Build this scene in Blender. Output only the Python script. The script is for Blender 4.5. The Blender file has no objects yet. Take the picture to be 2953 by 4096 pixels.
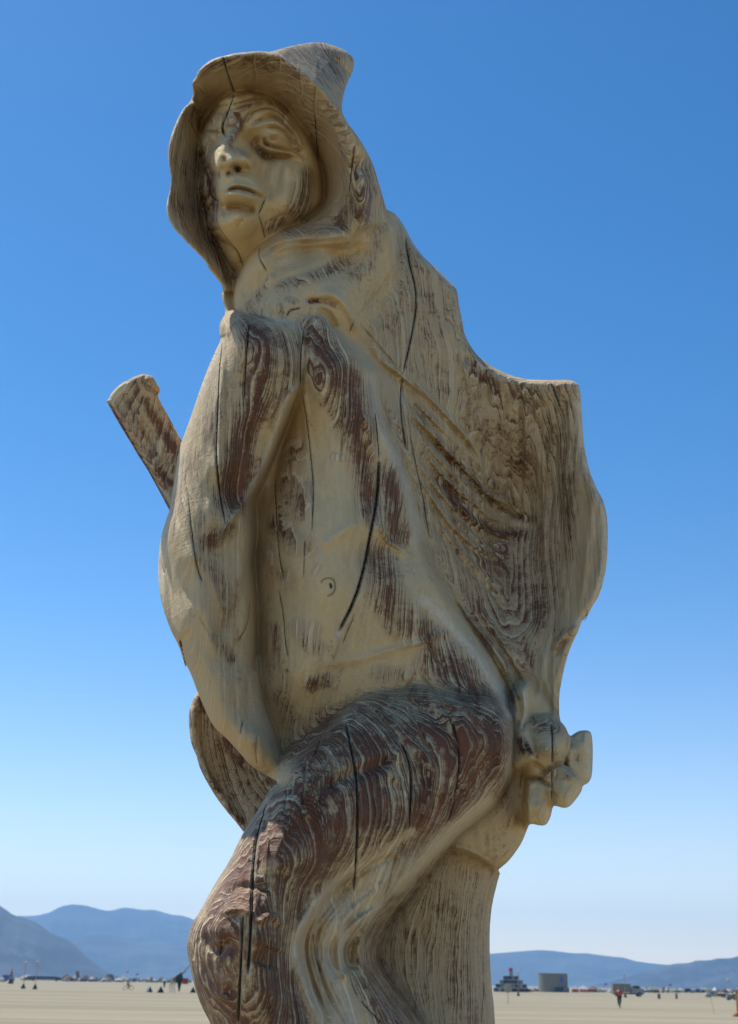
import bpy, bmesh, math, random
import numpy as np
from mathutils import Vector, Matrix, noise as mnoise
random.seed(7)
rad = math.radians
scene = bpy.context.scene
COL = scene.collection

# ------------------------------------------------------------------ camera
F_SRC = 5080.0                      # focal length in pixels of the 2953 x 4096 photograph
PITCH = rad(20.35); ROLL = rad(1.0)
CAM = np.array([0.0, 0.0, 1.72])
fw = np.array([0.0, math.cos(PITCH), math.sin(PITCH)])
r0 = np.array([1.0, 0.0, 0.0]); u0 = np.array([0.0, -math.sin(PITCH), math.cos(PITCH)])
RT = math.cos(ROLL) * r0 + math.sin(ROLL) * u0
UP = -math.sin(ROLL) * r0 + math.cos(ROLL) * u0
cam_data = bpy.data.cameras.new("camera")
cam_data.sensor_fit = 'VERTICAL'; cam_data.sensor_height = 36.0; cam_data.sensor_width = 36.0
cam_data.lens = F_SRC / 4096.0 * 36.0
cam_data.clip_start = 0.05; cam_data.clip_end = 60000
cam_data.dof.use_dof = True; cam_data.dof.focus_distance = 5.1; cam_data.dof.aperture_fstop = 5.0
cam = bpy.data.objects.new("camera", cam_data); COL.objects.link(cam)
cam.matrix_world = Matrix(((RT[0], UP[0], -fw[0], CAM[0]), (RT[1], UP[1], -fw[1], CAM[1]),
                           (RT[2], UP[2], -fw[2], CAM[2]), (0, 0, 0, 1)))
scene.camera = cam

# ------------------------------------------------------------------ light
SUN_EL, SUN_AZ = rad(60), rad(-47)      # azimuth from +Y (view direction), negative = to the left
world = bpy.data.worlds.new("World"); scene.world = world; world.use_nodes = True
wn = world.node_tree.nodes; wl = world.node_tree.links; wn.clear()
sky = wn.new("ShaderNodeTexSky"); sky.sky_type = 'NISHITA'; sky.sun_disc = False
sky.sun_elevation = SUN_EL; sky.sun_rotation = SUN_AZ
sky.altitude = 1800; sky.air_density = 1.0; sky.dust_density = 0.6; sky.ozone_density = 1.2
bg = wn.new("ShaderNodeBackground"); bg.inputs[1].default_value = 0.112
out = wn.new("ShaderNodeOutputWorld")
hs = wn.new("ShaderNodeHueSaturation"); hs.inputs['Saturation'].default_value = 1.33; hs.inputs["Hue"].default_value = 0.492
wl.new(sky.outputs[0], hs.inputs['Color']); tc = wn.new("ShaderNodeTexCoord"); sx = wn.new("ShaderNodeSeparateXYZ"); wl.new(tc.outputs['Generated'], sx.inputs[0])
def wmath(op, a, b_):
    nd = wn.new("ShaderNodeMath"); nd.operation = op
    for i, v in enumerate((a, b_)):
        if isinstance(v, bpy.types.NodeSocket): wl.new(v, nd.inputs[i])
        else: nd.inputs[i].default_value = v
    return nd.outputs[0]
fall = wmath('MULTIPLY', wmath('POWER', 2.718, wmath('MULTIPLY', wmath('MAXIMUM', sx.outputs[2], 0.0), -13.0)), 0.92)   # dusty cream air low over the desert, the same all round
mx = wn.new("ShaderNodeMix"); mx.data_type = 'RGBA'; mx.inputs[7].default_value = (16.0, 12.2, 6.8, 1)
wl.new(fall, mx.inputs[0]); gm = wn.new('ShaderNodeGamma'); gm.inputs[1].default_value = 1.18; wl.new(hs.outputs[0], gm.inputs[0]); wl.new(gm.outputs[0], mx.inputs[6]); wl.new(mx.outputs[2], bg.inputs[0]); wl.new(bg.outputs[0], out.inputs[0])
sl = bpy.data.lights.new("sun", 'SUN'); sl.energy = 5.0; sl.angle = rad(0.53); sl.color = (1.0, 0.95, 0.86)
sun = bpy.data.objects.new("sun", sl); COL.objects.link(sun)
sd = Vector((math.sin(SUN_AZ) * math.cos(SUN_EL), math.cos(SUN_AZ) * math.cos(SUN_EL), math.sin(SUN_EL)))
sun.rotation_euler = sd.to_track_quat('Z', 'Y').to_euler(); sun.location = (0, 0, 30)
vs = scene.view_settings; vs.view_transform = 'Standard'; vs.look = 'None'; vs.gamma = 1.0
vs.use_curve_mapping = False; vs.exposure = 0.1
scene.cycles.max_bounces = 8; scene.cycles.diffuse_bounces = 5; scene.cycles.volume_bounces = 1

# ------------------------------------------------------------------ pixel helpers (photo pixel -> ray in the place)
K = 1635.0 / 2953.0
def ray_src(x, y):
    a = (np.asarray(x, float) - 1476.5) / F_SRC; b = (2048.0 - np.asarray(y, float)) / F_SRC
    return fw + a[..., None] * RT + b[..., None] * UP
def at_depth(x, y, Y):              # point seen at photo pixel (x, y) at distance Y along +Y
    d = ray_src(x, y); t = (np.asarray(Y, float) - CAM[1]) / d[..., 1]
    return CAM + t[..., None] * d
def gp(x, y):                       # ground point seen at photo pixel
    d = ray_src(x, y); t = -CAM[2] / d[2]
    return CAM + t * d

# ------------------------------------------------------------------ object helpers
def tag(o, label=None, cat=None, group=None, kind=None):
    if label: o['label'] = label
    if cat: o['category'] = cat
    if group: o['group'] = group
    if kind: o['kind'] = kind
    return o
def empty(name, loc, label, cat, group=None, rz=0.0):
    o = bpy.data.objects.new(name, None); COL.objects.link(o)
    o.location = loc; o.rotation_euler = (0, 0, rz); o.empty_display_size = 0.2
    return tag(o, label, cat, group)
def link(name, me, mat, parent=None):
    o = bpy.data.objects.new(name, me); COL.objects.link(o)
    if mat and not me.materials: me.materials.append(mat)
    if parent: o.parent = parent
    return o
class MB:                           # small mesh builder
    def __init__(s): s.bm = bmesh.new()
    def box(s, c, d, rz=0.0, bev=0.0, tilt=None):
        m = Matrix.Translation(c) @ Matrix.Rotation(rz, 4, 'Z')
        if tilt: m = m @ Matrix.Rotation(tilt[0], 4, tilt[1])
        m = m @ Matrix.Diagonal((d[0], d[1], d[2], 1))
        r = bmesh.ops.create_cube(s.bm, size=1.0, matrix=m)
        if bev:
            es = list({e for v in r['verts'] for e in v.link_edges})
            bmesh.ops.bevel(s.bm, geom=es, offset=bev, segments=2, affect='EDGES', profile=0.6)
        return s
    def cone(s, a, b, ra, rb, n=10, caps=True):
        a = Vector(a); b = Vector(b); q = (b - a).to_track_quat('Z', 'Y').to_matrix().to_4x4()
        bmesh.ops.create_cone(s.bm, cap_ends=caps, segments=n, radius1=max(ra, 1e-4), radius2=max(rb, 1e-4),
                              depth=(b - a).length, matrix=Matrix.Translation((a + b) / 2) @ q)
        return s
    def ball(s, c, r, n=10, sc=(1, 1, 1)):
        bmesh.ops.create_uvsphere(s.bm, u_segments=n, v_segments=max(4, n * 2 // 3), radius=r,
                                  matrix=Matrix.Translation(c) @ Matrix.Diagonal((sc[0], sc[1], sc[2], 1)))
        return s
    def tube(s, pts, r, n=8):
        for i in range(len(pts) - 1):
            ra = r[i] if hasattr(r, '__len__') else r; rb = r[i + 1] if hasattr(r, '__len__') else r
            s.cone(pts[i], pts[i + 1], ra, rb, n)
        return s
    def poly(s, pts, faces):
        vs_ = [s.bm.verts.new(p) for p in pts]
        for f in faces: s.bm.faces.new([vs_[i] for i in f])
        return s
    def build(s, name, mat, parent=None, smooth=False):
        me = bpy.data.meshes.new(name); s.bm.normal_update(); s.bm.to_mesh(me); s.bm.free()
        if smooth: me.shade_smooth()
        return link(name, me, mat, parent)

def new_mat(name):
    m = bpy.data.materials.new(name); m.use_nodes = True
    nt = m.node_tree; nt.nodes.clear()
    o = nt.nodes.new("ShaderNodeOutputMaterial"); b = nt.nodes.new("ShaderNodeBsdfPrincipled")
    nt.links.new(b.outputs[0], o.inputs[0])
    return m, nt, b
class NT:                           # terse node-graph writer
    def __init__(s, nt): s.nt = nt
    def n(s, t, **kw):
        nd = s.nt.nodes.new(t)
        for k, v in kw.items(): setattr(nd, k, v)
        return nd
    def put(s, sock, v):
        if isinstance(v, bpy.types.NodeSocket): s.nt.links.new(v, sock)
        else: sock.default_value = v
    def m(s, op, a, b=0.0, c=0.0, clamp=False):
        nd = s.n("ShaderNodeMath", operation=op, use_clamp=clamp)
        s.put(nd.inputs[0], a); s.put(nd.inputs[1], b)
        if op in ('MULTIPLY_ADD', 'SMOOTH_MIN', 'SMOOTH_MAX', 'WRAP', 'COMPARE'): s.put(nd.inputs[2], c)
        return nd.outputs[0]
    def noise(s, vec, scale, detail=3.0, rough=0.55, dist=0.0):
        nd = s.n("ShaderNodeTexNoise"); s.put(nd.inputs['Vector'], vec)
        nd.inputs['Scale'].default_value = scale; nd.inputs['Detail'].default_value = detail
        nd.inputs['Roughness'].default_value = rough; nd.inputs['Distortion'].default_value = dist
        return nd.outputs['Fac']
    def mapping(s, vec, scale):
        nd = s.n("ShaderNodeMapping"); s.put(nd.inputs['Vector'], vec); nd.inputs['Scale'].default_value = scale
        return nd.outputs[0]
    def ss(s, v, a, b, lo=0.0, hi=1.0):     # smoothstep map
        nd = s.n("ShaderNodeMapRange", interpolation_type='SMOOTHSTEP')
        s.put(nd.inputs[0], v); nd.inputs[1].default_value = a; nd.inputs[2].default_value = b
        s.put(nd.inputs[3], lo); s.put(nd.inputs[4], hi)
        return nd.outputs[0]
    def mix(s, f, a, b):
        nd = s.n("ShaderNodeMix", data_type='RGBA')
        s.put(nd.inputs[0], f)
        s.put(nd.inputs[6], a if isinstance(a, bpy.types.NodeSocket) else (*a, 1.0)[:4])
        s.put(nd.inputs[7], b if isinstance(b, bpy.types.NodeSocket) else (*b, 1.0)[:4])
        return nd.outputs[2]
MATS = {}
def simple(name, col, rough=0.8, var=0.25, metal=0.0, scale=3.0):
    if name in MATS: return MATS[name]
    m, nt, b = new_mat(name); g = NT(nt)
    geo = g.n("ShaderNodeNewGeometry").outputs['Position']
    f = g.noise(geo, scale, 4.0)
    dark = tuple(c * (1 - var) for c in col); light = tuple(min(1, c * (1 + var)) for c in col)
    g.put(b.inputs['Base Color'], g.mix(g.ss(f, 0.3, 0.7), dark, light))
    b.inputs['Roughness'].default_value = rough; b.inputs['Metallic'].default_value = metal
    MATS[name] = m
    return m
# ------------------------------------------------------------------ ground, hills, air
m_play, nt, b = new_mat("playa_dust"); g = NT(nt)
pos = g.n("ShaderNodeNewGeometry").outputs['Position']
n1 = g.noise(g.mapping(pos, (0.012, 0.10, 1.0)), 1.0, 5.0)
n2 = g.noise(pos, 0.9, 6.0, 0.6)
n3 = g.noise(g.mapping(pos, (0.05, 0.55, 1.0)), 1.0, 4.0)
c1 = g.mix(g.ss(n1, 0.40, 0.60), (0.225, 0.19, 0.115), (0.33, 0.28, 0.172))
c2 = g.mix(g.ss(n3, 0.45, 0.75), c1, (0.36, 0.305, 0.19))
c3 = g.mix(g.ss(n2, 0.3, 0.8, 0.0, 0.5), c2, (0.27, 0.225, 0.145))
g.put(b.inputs['Base Color'], c3); b.inputs['Roughness'].default_value = 0.95
bp = g.n("ShaderNodeBump"); bp.inputs['Strength'].default_value = 0.5; bp.inputs['Distance'].default_value = 0.02
g.put(bp.inputs['Height'], g.noise(pos, 9.0, 6.0, 0.65)); g.put(b.inputs['Normal'], bp.outputs[0])
rings = [0, 2, 5, 10, 20, 45, 100, 220, 480, 1000, 2200, 4800, 11400]
me = bpy.data.meshes.new("ground"); V = [(0, 5, 0)]; Fc = []; NS = 72
for r in rings[1:]:
    for k in range(NS):
        a = 2 * math.pi * k / NS; V.append((r * math.cos(a), 5 + r * math.sin(a), 0))
for k in range(NS): Fc.append((0, 1 + k, 1 + (k + 1) % NS))
for i in range(len(rings) - 2):
    for k in range(NS):
        a = 1 + i * NS + k; a2 = 1 + i * NS + (k + 1) % NS
        Fc.append((a, a + NS, a2 + NS, a2))
me.from_pydata(V, [], Fc); tag(link("ground", me, m_play), kind='structure')

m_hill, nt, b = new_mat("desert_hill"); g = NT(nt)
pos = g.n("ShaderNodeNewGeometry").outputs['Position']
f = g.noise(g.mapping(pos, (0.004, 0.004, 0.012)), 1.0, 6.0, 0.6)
g.put(b.inputs['Base Color'], g.mix(g.ss(f, 0.42, 0.6), (0.012, 0.022, 0.042), (0.05, 0.058, 0.078)))  # bluish tones: distance haze put into the hill colour
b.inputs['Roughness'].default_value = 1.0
def hill(ridge, Yd, depth, seed, rough=1.0):
    xs = np.array([p[0] for p in ridge], float); ys = np.array([p[1] for p in ridge], float)
    n = int((xs[-1] - xs[0]) / 9) + 2; X = np.linspace(xs[0], xs[-1], n); Yp = np.interp(X, xs, ys)
    kern = np.array([1, 2, 3, 2, 1]) / 9.0; Yp[2:-2] = np.convolve(Yp, kern, 'same')[2:-2]
    top = at_depth(X, Yp, np.full(n, Yd)); rows = 15; V = []
    for j in range(rows):
        s = j / (rows - 1) * 2 - 1                 # -1 front foot .. 0 ridge .. 1 back foot
        for i in range(n):
            zt = max(top[i][2], 1.0)
            prof = (1 - abs(s)) ** 1.25
            nx = top[i][0] / (Yd * 0.035) + seed
            gull = mnoise.fractal(Vector((nx, s * 2.2, seed)), 0.8, 2.1, 5)
            amp = prof * (1 - prof) * 4
            z = zt * (prof + gull * 0.34 * amp * rough)
            if s == 0: z = zt * (1 + 0.010 * mnoise.noise(Vector((i * 0.9, seed, 0))))
            y = Yd + s * depth * (1 + 0.25 * mnoise.noise(Vector((nx * 0.5, seed, 3.0))))
            x = top[i][0] * (y / Yd)
            V.append((x, y, z if abs(s) < 1 else -0.5))
    Fc = [(j * n + i, j * n + i + 1, (j + 1) * n + i + 1, (j + 1) * n + i) for j in range(rows - 1) for i in range(n - 1)]
    me = bpy.data.meshes.new("hills"); me.from_pydata(V, [], Fc); me.shade_smooth()
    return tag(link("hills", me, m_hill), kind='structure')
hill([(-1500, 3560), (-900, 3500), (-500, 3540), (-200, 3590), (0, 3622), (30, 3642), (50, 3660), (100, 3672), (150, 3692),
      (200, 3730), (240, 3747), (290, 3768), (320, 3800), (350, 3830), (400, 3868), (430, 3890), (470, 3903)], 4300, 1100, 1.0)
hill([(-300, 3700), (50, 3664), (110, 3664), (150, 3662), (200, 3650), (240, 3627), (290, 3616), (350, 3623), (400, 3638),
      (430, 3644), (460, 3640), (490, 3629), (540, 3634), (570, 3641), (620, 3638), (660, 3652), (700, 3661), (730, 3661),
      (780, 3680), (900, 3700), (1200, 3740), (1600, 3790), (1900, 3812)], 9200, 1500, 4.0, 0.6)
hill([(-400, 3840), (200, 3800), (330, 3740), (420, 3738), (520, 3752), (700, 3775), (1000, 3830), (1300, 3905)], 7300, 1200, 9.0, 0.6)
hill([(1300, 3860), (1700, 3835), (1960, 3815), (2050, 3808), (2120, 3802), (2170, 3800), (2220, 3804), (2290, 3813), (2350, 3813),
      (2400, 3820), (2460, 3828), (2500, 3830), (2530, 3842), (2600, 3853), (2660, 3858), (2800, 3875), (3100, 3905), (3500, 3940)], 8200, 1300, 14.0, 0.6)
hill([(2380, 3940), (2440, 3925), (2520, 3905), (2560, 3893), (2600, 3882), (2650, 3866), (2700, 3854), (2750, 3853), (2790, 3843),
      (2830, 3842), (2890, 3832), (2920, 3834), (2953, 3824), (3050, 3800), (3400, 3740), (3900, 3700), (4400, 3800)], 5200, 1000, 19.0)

hz = bpy.data.materials.new("haze_air"); hz.use_nodes = True; nt = hz.node_tree; nt.nodes.clear()
o = nt.nodes.new("ShaderNodeOutputMaterial"); pv = nt.nodes.new("ShaderNodeVolumePrincipled")
pv.inputs['Color'].default_value = (0.34, 0.62, 1.0, 1); pv.inputs['Density'].default_value = 1.05e-4
pv.inputs['Anisotropy'].default_value = 0.2
nt.links.new(pv.outputs[0], o.inputs['Volume'])
tag(MB().box((0, 0, 299), (23200, 23200, 600)).build("haze", hz), kind='stuff')
# ------------------------------------------------------------------ the carved figure
# Sculpted as height relief (px of a 1635-wide frame) over solid log, carved in front and in the round behind.
PX = 0.0019; Y0 = 5.0; DEEP = 1.5
def _cv(ox, oy, s): return lambda L: [(ox + p[0] * s, oy + p[1] * s) + tuple(p[2:]) for p in L]
A = _cv(332.2, 72.0, .33865); B = _cv(420.8, 177.2, .18287); C = _cv(221.5, 664.4, .44024); D = _cv(719.8, 443.0, .41505)
E = _cv(387.6, 1384.2, .38965); Fz = _cv(719.8, 1328.9, .38946); G = _cv(609.0, 1771.8, .33865)
Hb = _cv(210.4, 802.8, .15875); Wc = _cv(387.6, 1495.0, .1709); N = _cv(0, 0, 1)

def chaikin(P, n=1, closed=True):
    P = np.array(P, float)[:, :2]
    for _ in range(n):
        Q = np.roll(P, -1, 0) if closed else P[1:]
        R = P if closed else P[:-1]
        a = R * .78 + Q * .22; b = R * .22 + Q * .78
        O = np.empty((2 * len(a), 2)); O[0::2] = a; O[1::2] = b
        if not closed: O = np.vstack([P[:1], O, P[-1:]])
        P = O
    return P
def seg_d2(U, V, a, b):
    ax, ay = a; dx, dy = b[0] - ax, b[1] - ay; L = dx * dx + dy * dy + 1e-9
    t = np.clip(((U - ax) * dx + (V - ay) * dy) / L, 0, 1)
    return (U - ax - t * dx) ** 2 + (V - ay - t * dy) ** 2, t
class Grid:
    def __init__(s, us, vs_):
        s.us = np.asarray(us, np.float32); s.vs = np.asarray(vs_, np.float32)
        s.U, s.V = np.meshgrid(s.us, s.vs); s.shape = s.U.shape
    def win(s, P, m):
        P = np.array(P, float)[:, :2]; lo = P.min(0) - m; hi = P.max(0) + m
        i0, i1 = np.searchsorted(s.vs, [lo[1], hi[1]]); j0, j1 = np.searchsorted(s.us, [lo[0], hi[0]])
        return slice(i0, i1), slice(j0, j1)
    def sdf(s, P, margin=90.0, n=1):        # + inside
        P = chaikin(P, n); out_ = np.full(s.shape, -margin, np.float32); w = s.win(P, margin)
        U, V = s.U[w], s.V[w]; d2 = np.full(U.shape, 1e9, np.float32); ins = np.zeros(U.shape, bool)
        for a, b in zip(P, np.roll(P, -1, 0)):
            q, _ = seg_d2(U, V, a, b); np.minimum(d2, q, out=d2)
            if a[1] != b[1]:
                c = (V > min(a[1], b[1])) & (V <= max(a[1], b[1]))
                ins ^= c & (U < a[0] + (V - a[1]) * (b[0] - a[0]) / (b[1] - a[1]))
        d = np.sqrt(d2); out_[w] = np.maximum(np.where(ins, d, -d), -margin)
        return out_
    def line(s, P, m, sm=1):                # distance and parameter along a polyline
        P = chaikin(P, sm, False); w = s.win(P, m); U, V = s.U[w], s.V[w]
        d2 = np.full(U.shape, 1e9, np.float32); T = np.zeros(U.shape, np.float32)
        n = len(P) - 1
        L = np.concatenate([[0], np.cumsum(np.hypot(*np.diff(P, axis=0).T))]); L /= L[-1]
        for k in range(n):
            q, t = seg_d2(U, V, P[k], P[k + 1]); c = q < d2
            d2 = np.where(c, q, d2); T = np.where(c, L[k] + t * (L[k + 1] - L[k]), T)
        return w, np.sqrt(d2), T
def tps(pts, U, V, smooth=0.5):
    P = np.array(pts, float); n = len(P); sc = 300.0
    X = P[:, :2] / sc
    def k(r2): return 0.5 * r2 * np.log(r2 + 1e-9)
    R = ((X[:, None] - X[None]) ** 2).sum(-1)
    M = np.zeros((n + 3, n + 3)); M[:n, :n] = k(R) + np.eye(n) * smooth * 1e-3
    M[:n, n] = 1; M[:n, n + 1:] = X; M[n, :n] = 1; M[n + 1:, :n] = X.T
    w = np.linalg.solve(M, np.concatenate([P[:, 2], [0, 0, 0]]))
    u = U / sc; v = V / sc; H = np.full(U.shape, w[n], np.float32) + w[n + 1] * u + w[n + 2] * v
    for i in range(n): H += (w[i] * k((u - X[i, 0]) ** 2 + (v - X[i, 1]) ** 2)).astype(np.float32)
    return H
def pill(Dn, R): q = 1 - np.clip(Dn / R, 0, 1); return 1 - np.sqrt(np.maximum(1 - q * q, 0))

def layer(gr, SD, H, LAB, lab, poly, pts, E_=25, R=25, Es=45, Rs=30, k=8.0, drop=4.0, n=1):
    Dn = gr.sdf(poly, n=n); w = gr.win(poly, 60)
    d = Dn[w]; h = tps(pts, gr.U[w], gr.V[w])
    h = h - E_ * pill(d, R) - Es * pill(SD[w], Rs) + drop * np.minimum(d, 0)
    a = H[w]; m = np.maximum(a, h) + np.maximum(k - np.abs(a - h), 0) ** 2 / (4 * k)
    LAB[w] = np.where(h > a, lab, LAB[w]); H[w] = m
def stroke(gr, F, P, amp, sig, fade=0.15, asym=0.0):
    w, d, T = gr.line(P, sig * 3.2)
    f = np.clip(T / fade, 0, 1) * np.clip((1 - T) / fade, 0, 1) if fade > 0 else 1.0
    F[w] += amp * np.exp(-(d / sig) ** 2) * f
def paint(gr, F, P, wd, s, fade=0.0):
    w, d, T = gr.line(P, wd * 2.2)
    v = s * np.exp(-(d / wd) ** 2)
    F[w] = np.maximum(F[w], v)

# outline of the whole figure
OUT = A([(455, 1962), (453, 1908), (500, 1828), (468, 1730), (480, 1660), (430, 1600), (382, 1542), (370, 1505), (290, 1420), (200, 1330),
   (150, 1270), (117, 1210), (107, 1150), (115, 1090), (133, 1030), (140, 950), (126, 870), (117, 780), (130, 700), (165, 600),
   (215, 500), (265, 455), (285, 400), (275, 330), (290, 305), (303, 290), (310, 262), (340, 225), (390, 185), (450, 160), (500, 150), (560, 135),
   (640, 128), (720, 120), (790, 129), (850, 108), (950, 83), (1060, 64), (1130, 65), (1200, 85), (1270, 113), (1320, 152), (1338, 188),
   (1325, 260), (1290, 330), (1265, 410), (1252, 510), (1290, 590), (1350, 665), (1410, 760), (1460, 860), (1490, 960), (1520, 1060),
   (1547, 1158)]) + D([(333, 52), (380, 75), (430, 150), (460, 215), (520, 300), (600, 370), (660, 430), (697, 465), (710, 500), (716, 570),
   (735, 650), (745, 720), (795, 810), (850, 860), (920, 905), (1000, 940), (1080, 958), (1180, 961), (1290, 959), (1330, 966), (1355, 985), (1363, 1020), (1370, 1090),
   (1375, 1200), (1385, 1320), (1410, 1440), (1450, 1540), (1485, 1600), (1505, 1680), (1511, 1760), (1505, 1950), (1470, 2100),
   (1420, 2180), (1380, 2262)]) + Fz([(1500, 60), (1465, 110), (1440, 180), (1400, 260), (1370, 350), (1350, 440), (1332, 540), (1333, 683),
   (1365, 715), (1393, 778), (1420, 758), (1450, 742), (1498, 740), (1518, 758), (1525, 850), (1520, 1000), (1500, 1040), (1465, 1056),
   (1460, 1090), (1400, 1170), (1365, 1185), (1310, 1170), (1297, 1172), (1282, 1240), (1260, 1278), (1230, 1284), (1165, 1270), (1150, 1305),
   (1120, 1380), (1080, 1440), (1040, 1490), (1000, 1522), (986, 1533), (998, 1562)]) + G([(1472, 478), (1450, 560), (1430, 640),
   (1415, 720), (1405, 850), (1405, 1000), (1413, 1150), (1420, 1250), (1432, 1330), (1440, 1465)]) + N([(1103, 2400), (1115, 2900), (1150, 3300),
   (1160, 3420), (420, 3420), (440, 3200), (520, 2900), (545, 2600), (510, 2380)]) + E([(205, 2268), (150, 2165), (110, 2050), (88, 1940), (67, 1840), (68, 1800), (95, 1700),
   (150, 1615), (240, 1450), (310, 1345), (380, 1190), (480, 1040), (525, 955), (570, 905), (590, 893), (520, 855), (430, 800), (380, 740), (290, 640),
   (240, 600), (200, 545), (130, 385), (100, 300), (60, 210), (25, 60)]) + C([(440, 1887), (420, 1810), (398, 1740), (360, 1670), (330, 1590), (305, 1500), (293, 1400), (295, 1280),
   (310, 1180), (338, 1090), (352, 1060), (375, 900), (395, 760), (420, 690), (460, 580), (500, 460), (540, 350), (580, 260), (612, 190), (605, 185), (600, 160), (600, 125)])
us = np.arange(340, 1356, 2.0); vs1 = np.arange(90, 2316, 2.0)
vs2 = [2316.0]
while vs2[-1] < 3430: vs2.append(vs2[-1] + min(4 + (len(vs2)) * 1.5, 30))
gr = Grid(us, np.concatenate([vs1, vs2]))
SD = gr.sdf(OUT, 400.0, 1)
H = np.full(gr.shape, -170.0, np.float32); LAB = np.zeros(gr.shape, np.int8)
LAYN = ['lower_trunk', 'lower_trunk', 'buttock', 'cape', 'cowl', 'torso', 'sleeve', 'bent_leg', 'hand', 'hood', 'face']
def Ly(lab, poly, pts, **kw): layer(gr, SD, H, LAB, lab, poly, pts, **kw)

Ly(1, N([(720, 1850), (960, 1830), (1125, 1870), (1140, 1915), (1150, 2100), (1200, 2300), (1200, 3450), (380, 3450), (420, 2300), (600, 2300)]),
   N([(830, 2000, -10), (950, 2000, 22), (1080, 2000, 0), (950, 2300, 30), (800, 2250, 0), (1090, 2300, -5), (800, 3300, 60), (500, 3300, 60), (1100, 3300, 20), (990, 1890, 30)]), E_=10, Rs=75, Es=95)
Ly(2, N([(860, 1690), (1000, 1500), (1250, 1540), (1260, 1800), (1170, 1890), (1107, 1926), (1059, 1897), (1015, 1881), (975, 1874), (935, 1872), (860, 1900), (820, 1800)]),
   N([(1080, 1780, 78), (1080, 1870, 66), (980, 1850, 70), (1150, 1750, 62), (1100, 1650, 60), (950, 1780, 60), (900, 1850, 60)]), E_=22, R=26, Rs=60, Es=75)
# cape
Ly(3, N([(835, 400), (920, 430), (1070, 600), (1110, 780), (1350, 790), (1400, 1100), (1400, 1250), (1290, 1500), (1270, 1640), (1150, 1660), (1080, 1620), (900, 1300), (780, 950), (700, 700), (780, 520)]),
   N([(835, 830, 105), (885, 1000, 100), (920, 1200, 88), (1000, 1370, 84), (1080, 1480, 78), (1130, 1600, 72),
      (930, 900, 66), (975, 1080, 40), (1020, 1230, 30), (1090, 1380, 22), (1150, 1500, 26), (1180, 1580, 30),
      (1080, 950, 18), (1130, 1080, -62), (1150, 1150, -80), (1150, 1250, -52), (1060, 1100, -6), (1210, 1050, -20), (1225, 1180, -22), (1190, 1350, -14),
      (1270, 900, 38), (1290, 1050, 48), (1335, 1150, 72), (1320, 1260, 62), (1280, 1380, 44), (1235, 1500, 32), (1215, 1580, 28),
      (1150, 870, 30), (1230, 870, 40), (1080, 830, 45), (1040, 740, 50), (1010, 640, 44), (930, 560, 50), (880, 500, 30), (950, 720, 62), (860, 640, 82), (1190, 950, 2)]),
   E_=10, R=10, Es=26, Rs=14)
# cowl and shoulder cloth round the neck
Ly(4, A([(1130, 1140), (1080, 1215), (980, 1250), (850, 1290), (740, 1360), (660, 1455), (610, 1560), (575, 1650), (560, 1750), (575, 1890), (600, 2080),
         (1000, 2100), (1300, 2300), (1600, 2300), (1640, 1700), (1620, 1300), (1560, 1150), (1400, 1080), (1250, 1050)]),
   A([(850, 1310, 122), (1050, 1260, 108), (1200, 1200, 92), (730, 1390, 125), (900, 1365, 165), (1150, 1345, 172), (1290, 1330, 165), (730, 1470, 158), (640, 1600, 140),
      (600, 1750, 120), (640, 1850, 130), (1000, 1430, 128), (1200, 1430, 126), (1340, 1400, 122), (850, 1540, 150), (720, 1680, 140), (1050, 1560, 162), (950, 1640, 172), (800, 1780, 182), (900, 1800, 186),
      (1050, 1760, 178), (760, 1880, 165), (1120, 1660, 176), (1250, 1700, 170), (1300, 1850, 150), (1250, 1600, 150), (1400, 1560, 134), (1480, 1450, 122), (1500, 1300, 118), (1590, 1450, 96), (1560, 1200, 90),
      (1440, 1750, 108), (1500, 1900, 84), (1350, 2000, 112), (1300, 2150, 110), (1560, 1650, 92)]), E_=26, R=24, Es=35, Rs=22, k=10)
Ly(4, A([(470, 1640), (560, 1670), (600, 1900), (560, 2000), (440, 2000), (430, 1900), (490, 1828), (455, 1730)]),
   A([(490, 1740, 70), (560, 1750, 50), (480, 1900, 92), (550, 1900, 80)]), E_=8, R=8, Es=14, Rs=8)
# torso, belly and hip cloth
Ly(5, C([(1085, 60), (1210, 190), (1290, 290), (1362, 355), (1366, 400), (1372, 520), (1420, 640), (1490, 790), (1540, 960)]) + N([(925, 1210), (1000, 1360), (1060, 1450), (1112, 1545), (1140, 1610), (1100, 1760),
      (900, 1800), (560, 1790), (560, 1500), (500, 900), (560, 720)]),
   C([(1100, 150, 205), (1050, 110, 190), (1200, 330, 222), (1180, 220, 208), (1320, 420, 190), (1280, 600, 200), (1120, 420, 218), (1050, 560, 178), (960, 620, 128), (980, 470, 165), (900, 900, 112), (1000, 900, 150), (860, 1150, 98),
      (820, 1300, 90), (800, 1600, 80), (800, 1850, 78), (930, 1250, 150), (1050, 1050, 182), (1180, 850, 192), (1230, 1150, 200), (1130, 1430, 205),
      (1060, 1680, 178), (940, 1500, 142), (1000, 1880, 160), (900, 1900, 128), (1290, 1350, 182), (1370, 750, 178), (1350, 1000, 172), (1400, 1150, 178), (1460, 1000, 160), (1520, 1180, 150), (1350, 1250, 168),
      (1450, 1400, 175), (1300, 1650, 168), (1500, 1650, 168)]) +
   Fz([(300, 100, 168), (600, 60, 160), (700, 130, 150), (400, 260, 158), (800, 300, 148), (600, 330, 160), (900, 450, 140), (300, 450, 150), (100, 400, 150), (100, 650, 120), (1000, 600, 120), (820, 560, 170), (500, 520, 150)]) +
   N([(640, 1650, 70), (620, 1720, 55)]), E_=16, R=14, k=14)
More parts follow.
